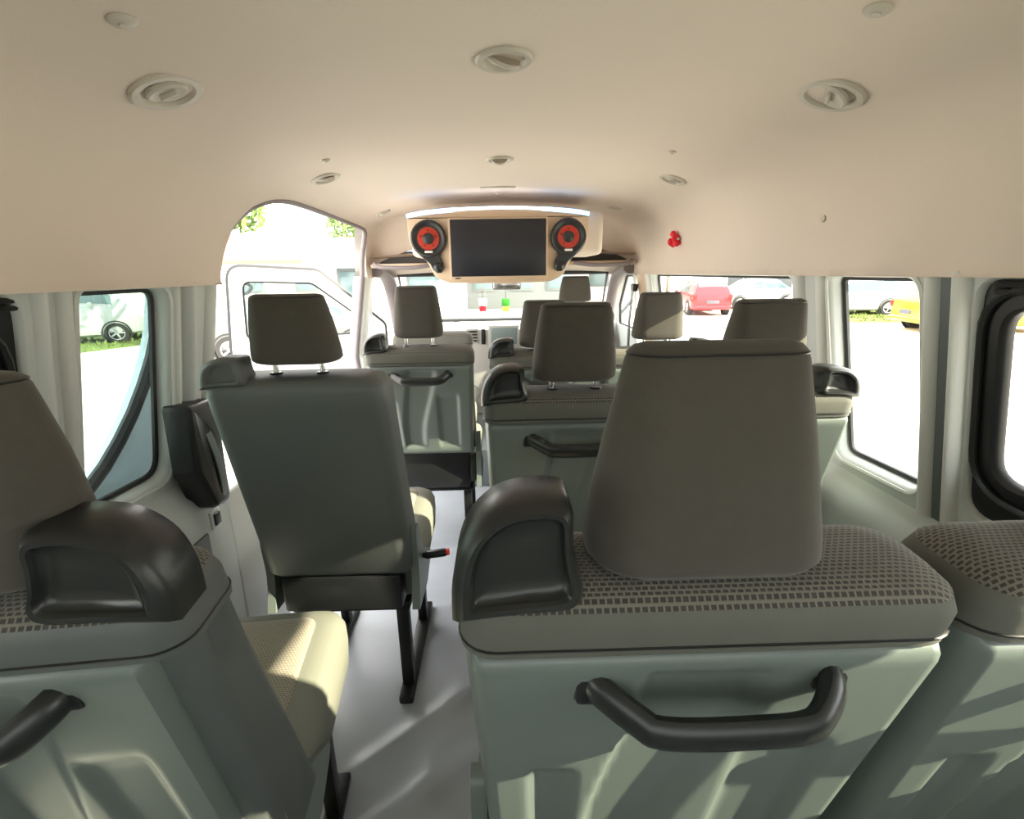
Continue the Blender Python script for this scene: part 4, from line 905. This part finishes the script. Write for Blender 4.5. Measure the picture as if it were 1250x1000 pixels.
def tree(loc, H, cr, label, n=1600, seed=1, cz=None, base=0.45):
    rnd = random.Random(seed)
    e = tag(empty('tree', (loc[0], loc[1], GZ)), label, 'tree', 'trees around the yard')
    bm = bmesh.new(); tube(bm, smooth_path([(0, 0, 0), (0.08, 0.05, H*0.3), (-0.05, 0.1, H*0.6), (0.05, 0, H*0.85)], 3), [0.16-0.012*k for k in range(10)], 8); build('trunk', bm, 'bark', e)
    for k in range(4):
        a = rnd.uniform(0, 6.28); bm = bmesh.new(); tube(bm, [(0, 0, H*(0.4+0.08*k)), (math.cos(a)*cr*0.4, math.sin(a)*cr*0.4, H*(0.55+0.08*k)), (math.cos(a)*cr*0.75, math.sin(a)*cr*0.75, H*(0.62+0.08*k))], [0.07, 0.05, 0.02], 6); build('branch', bm, 'bark', e)
    bm = bmesh.new(); cl = [(Vector((rnd.uniform(-1, 1)*cr*0.7, rnd.uniform(-1, 1)*cr*0.7, H*rnd.uniform(base+0.1, 0.95))), rnd.uniform(0.35, 0.6)*cr) for _ in range(9)]
    for k in range(n):
        c, r_ = rnd.choice(cl); d = Vector((rnd.gauss(0, 1), rnd.gauss(0, 1), rnd.gauss(0, 1))).normalized(); p = c + d*r_*rnd.uniform(0.6, 1.0)
        u = Vector((rnd.gauss(0, 1), rnd.gauss(0, 1), rnd.gauss(0, 1))).normalized(); w = u.orthogonal().normalized(); s = rnd.uniform(0.10, 0.2)
        v = [bm.verts.new(q) for q in (p-u*s, p-u*s*0.1+w*s*0.45, p+u*s, p-u*s*0.1-w*s*0.45)]; bm.faces.new(v)
    o = build('foliage', bm, 'leaf', e, smooth=False); o['kind'] = 'stuff'
tree((10.0, 30.0), 4.2, 2.0, 'leafy tree behind the red hatchback', seed=2)
tree((20.5, 24.5), 4.6, 2.4, 'dark leafy tree behind the white and yellow hatchbacks', seed=3)
tree((-8.7, 14.3), 5.2, 2.0, 'leafy tree seen through the top of the doorway', seed=4, n=2200)
tree((-22.0, 24.5), 5.0, 2.4, 'leafy tree behind the white van at left', seed=5)
tree((-6.0, 26.0), 5.5, 2.2, 'leafy tree far ahead beyond the left cab door', seed=6)

# grey gate between white posts behind the red car
e = tag(empty('gate', (14.0, 27.0, GZ), R(-20)), 'grey sheet gate between white posts beyond the red hatchback', 'gate')
for k in range(4):
    bm = bmesh.new(); box(bm, (-1.6+0.8*k, -0.03, 0.15), (-0.83+0.8*k, 0.03, 2.5), 0.01); build('gate_panel', bm, 'wall_grey', e)
for k in (-1, 1):
    bm = bmesh.new(); box(bm, (k*1.78-0.12, -0.12, 0), (k*1.78+0.12, 0.12, 2.8), 0.02); build('post', bm, 'wall_white', e)
def house(name, loc, rz, wx, dy, hz, wall, roof, label, nwin=3):
    e = tag(empty(name, (loc[0], loc[1], GZ), R(rz)), label, 'building')
    bm = bmesh.new(); box(bm, (-wx/2, -dy/2, 0), (wx/2, dy/2, hz), 0.02); build('walls', bm, wall, e)
    bm = bmesh.new(); o = 0.5
    a = [(-wx/2-o, -dy/2-o, hz), (wx/2+o, -dy/2-o, hz), (wx/2+o, dy/2+o, hz), (-wx/2-o, dy/2+o, hz)]; b = [(-wx/2-o, -0.05, hz+dy*0.28), (wx/2+o, -0.05, hz+dy*0.28), (wx/2+o, 0.05, hz+dy*0.28), (-wx/2-o, 0.05, hz+dy*0.28)]
    loft(bm, [[(x, y, z-0.12) for x, y, z in a], a, b]); build('roof', bm, roof, e, smooth=False)
    for k in range(nwin):
        x = -wx/2 + wx*(k+0.5)/nwin
        bm = bmesh.new(); box(bm, (x-0.65, -dy/2-0.05, 0.95), (x+0.65, -dy/2+0.05, 2.15), 0.02); w = build('window', bm, 'wall_grey', e)
        bm = bmesh.new(); box(bm, (x-0.55, -dy/2-0.07, 1.05), (x+0.55, -dy/2-0.03, 2.05), 0.01); build('pane', bm, 'car_glass', w)
house('house', (7.0, 36.0), -10, 9.0, 6.0, 2.6, 'wall_white', 'roof_red', 'pale house with red roof behind the red hatchback')
house('shed', (-4.6, 22.0), 8, 5.2, 4.0, 2.3, 'wall_white', 'roof_blue', 'blue roofed shed beyond the windscreen at left', 2)
house('house', (-12.5, 34.0), 15, 9.0, 6.0, 2.8, 'wall_white', 'roof_red', 'pale house with red roof beyond the open doorway')
for (x, y, h, lb) in ((-1.1, 14.0, 4.5, 'white post standing ahead of the windscreen'), (-1.6, 18.5, 4.0, 'thin white post beside the blue roofed shed')):
    e = tag(empty('yard_post', (x, y, GZ)), lb, 'post', 'posts in the yard')
    bm = bmesh.new(); tube(bm, [(0, 0, 0), (0, 0, h)], 0.09, 10); build('shaft', bm, 'wall_white', e)
    bm = bmesh.new(); box(bm, (-0.16, -0.16, 0), (0.16, 0.16, 0.2), 0.03); build('footing', bm, 'wall_grey', e)
house('workshop', (1.2, 30.0), 0, 6.0, 5.0, 2.9, 'wall_grey', 'roof_red', 'grey workshop straight ahead beyond the windscreen', 3)
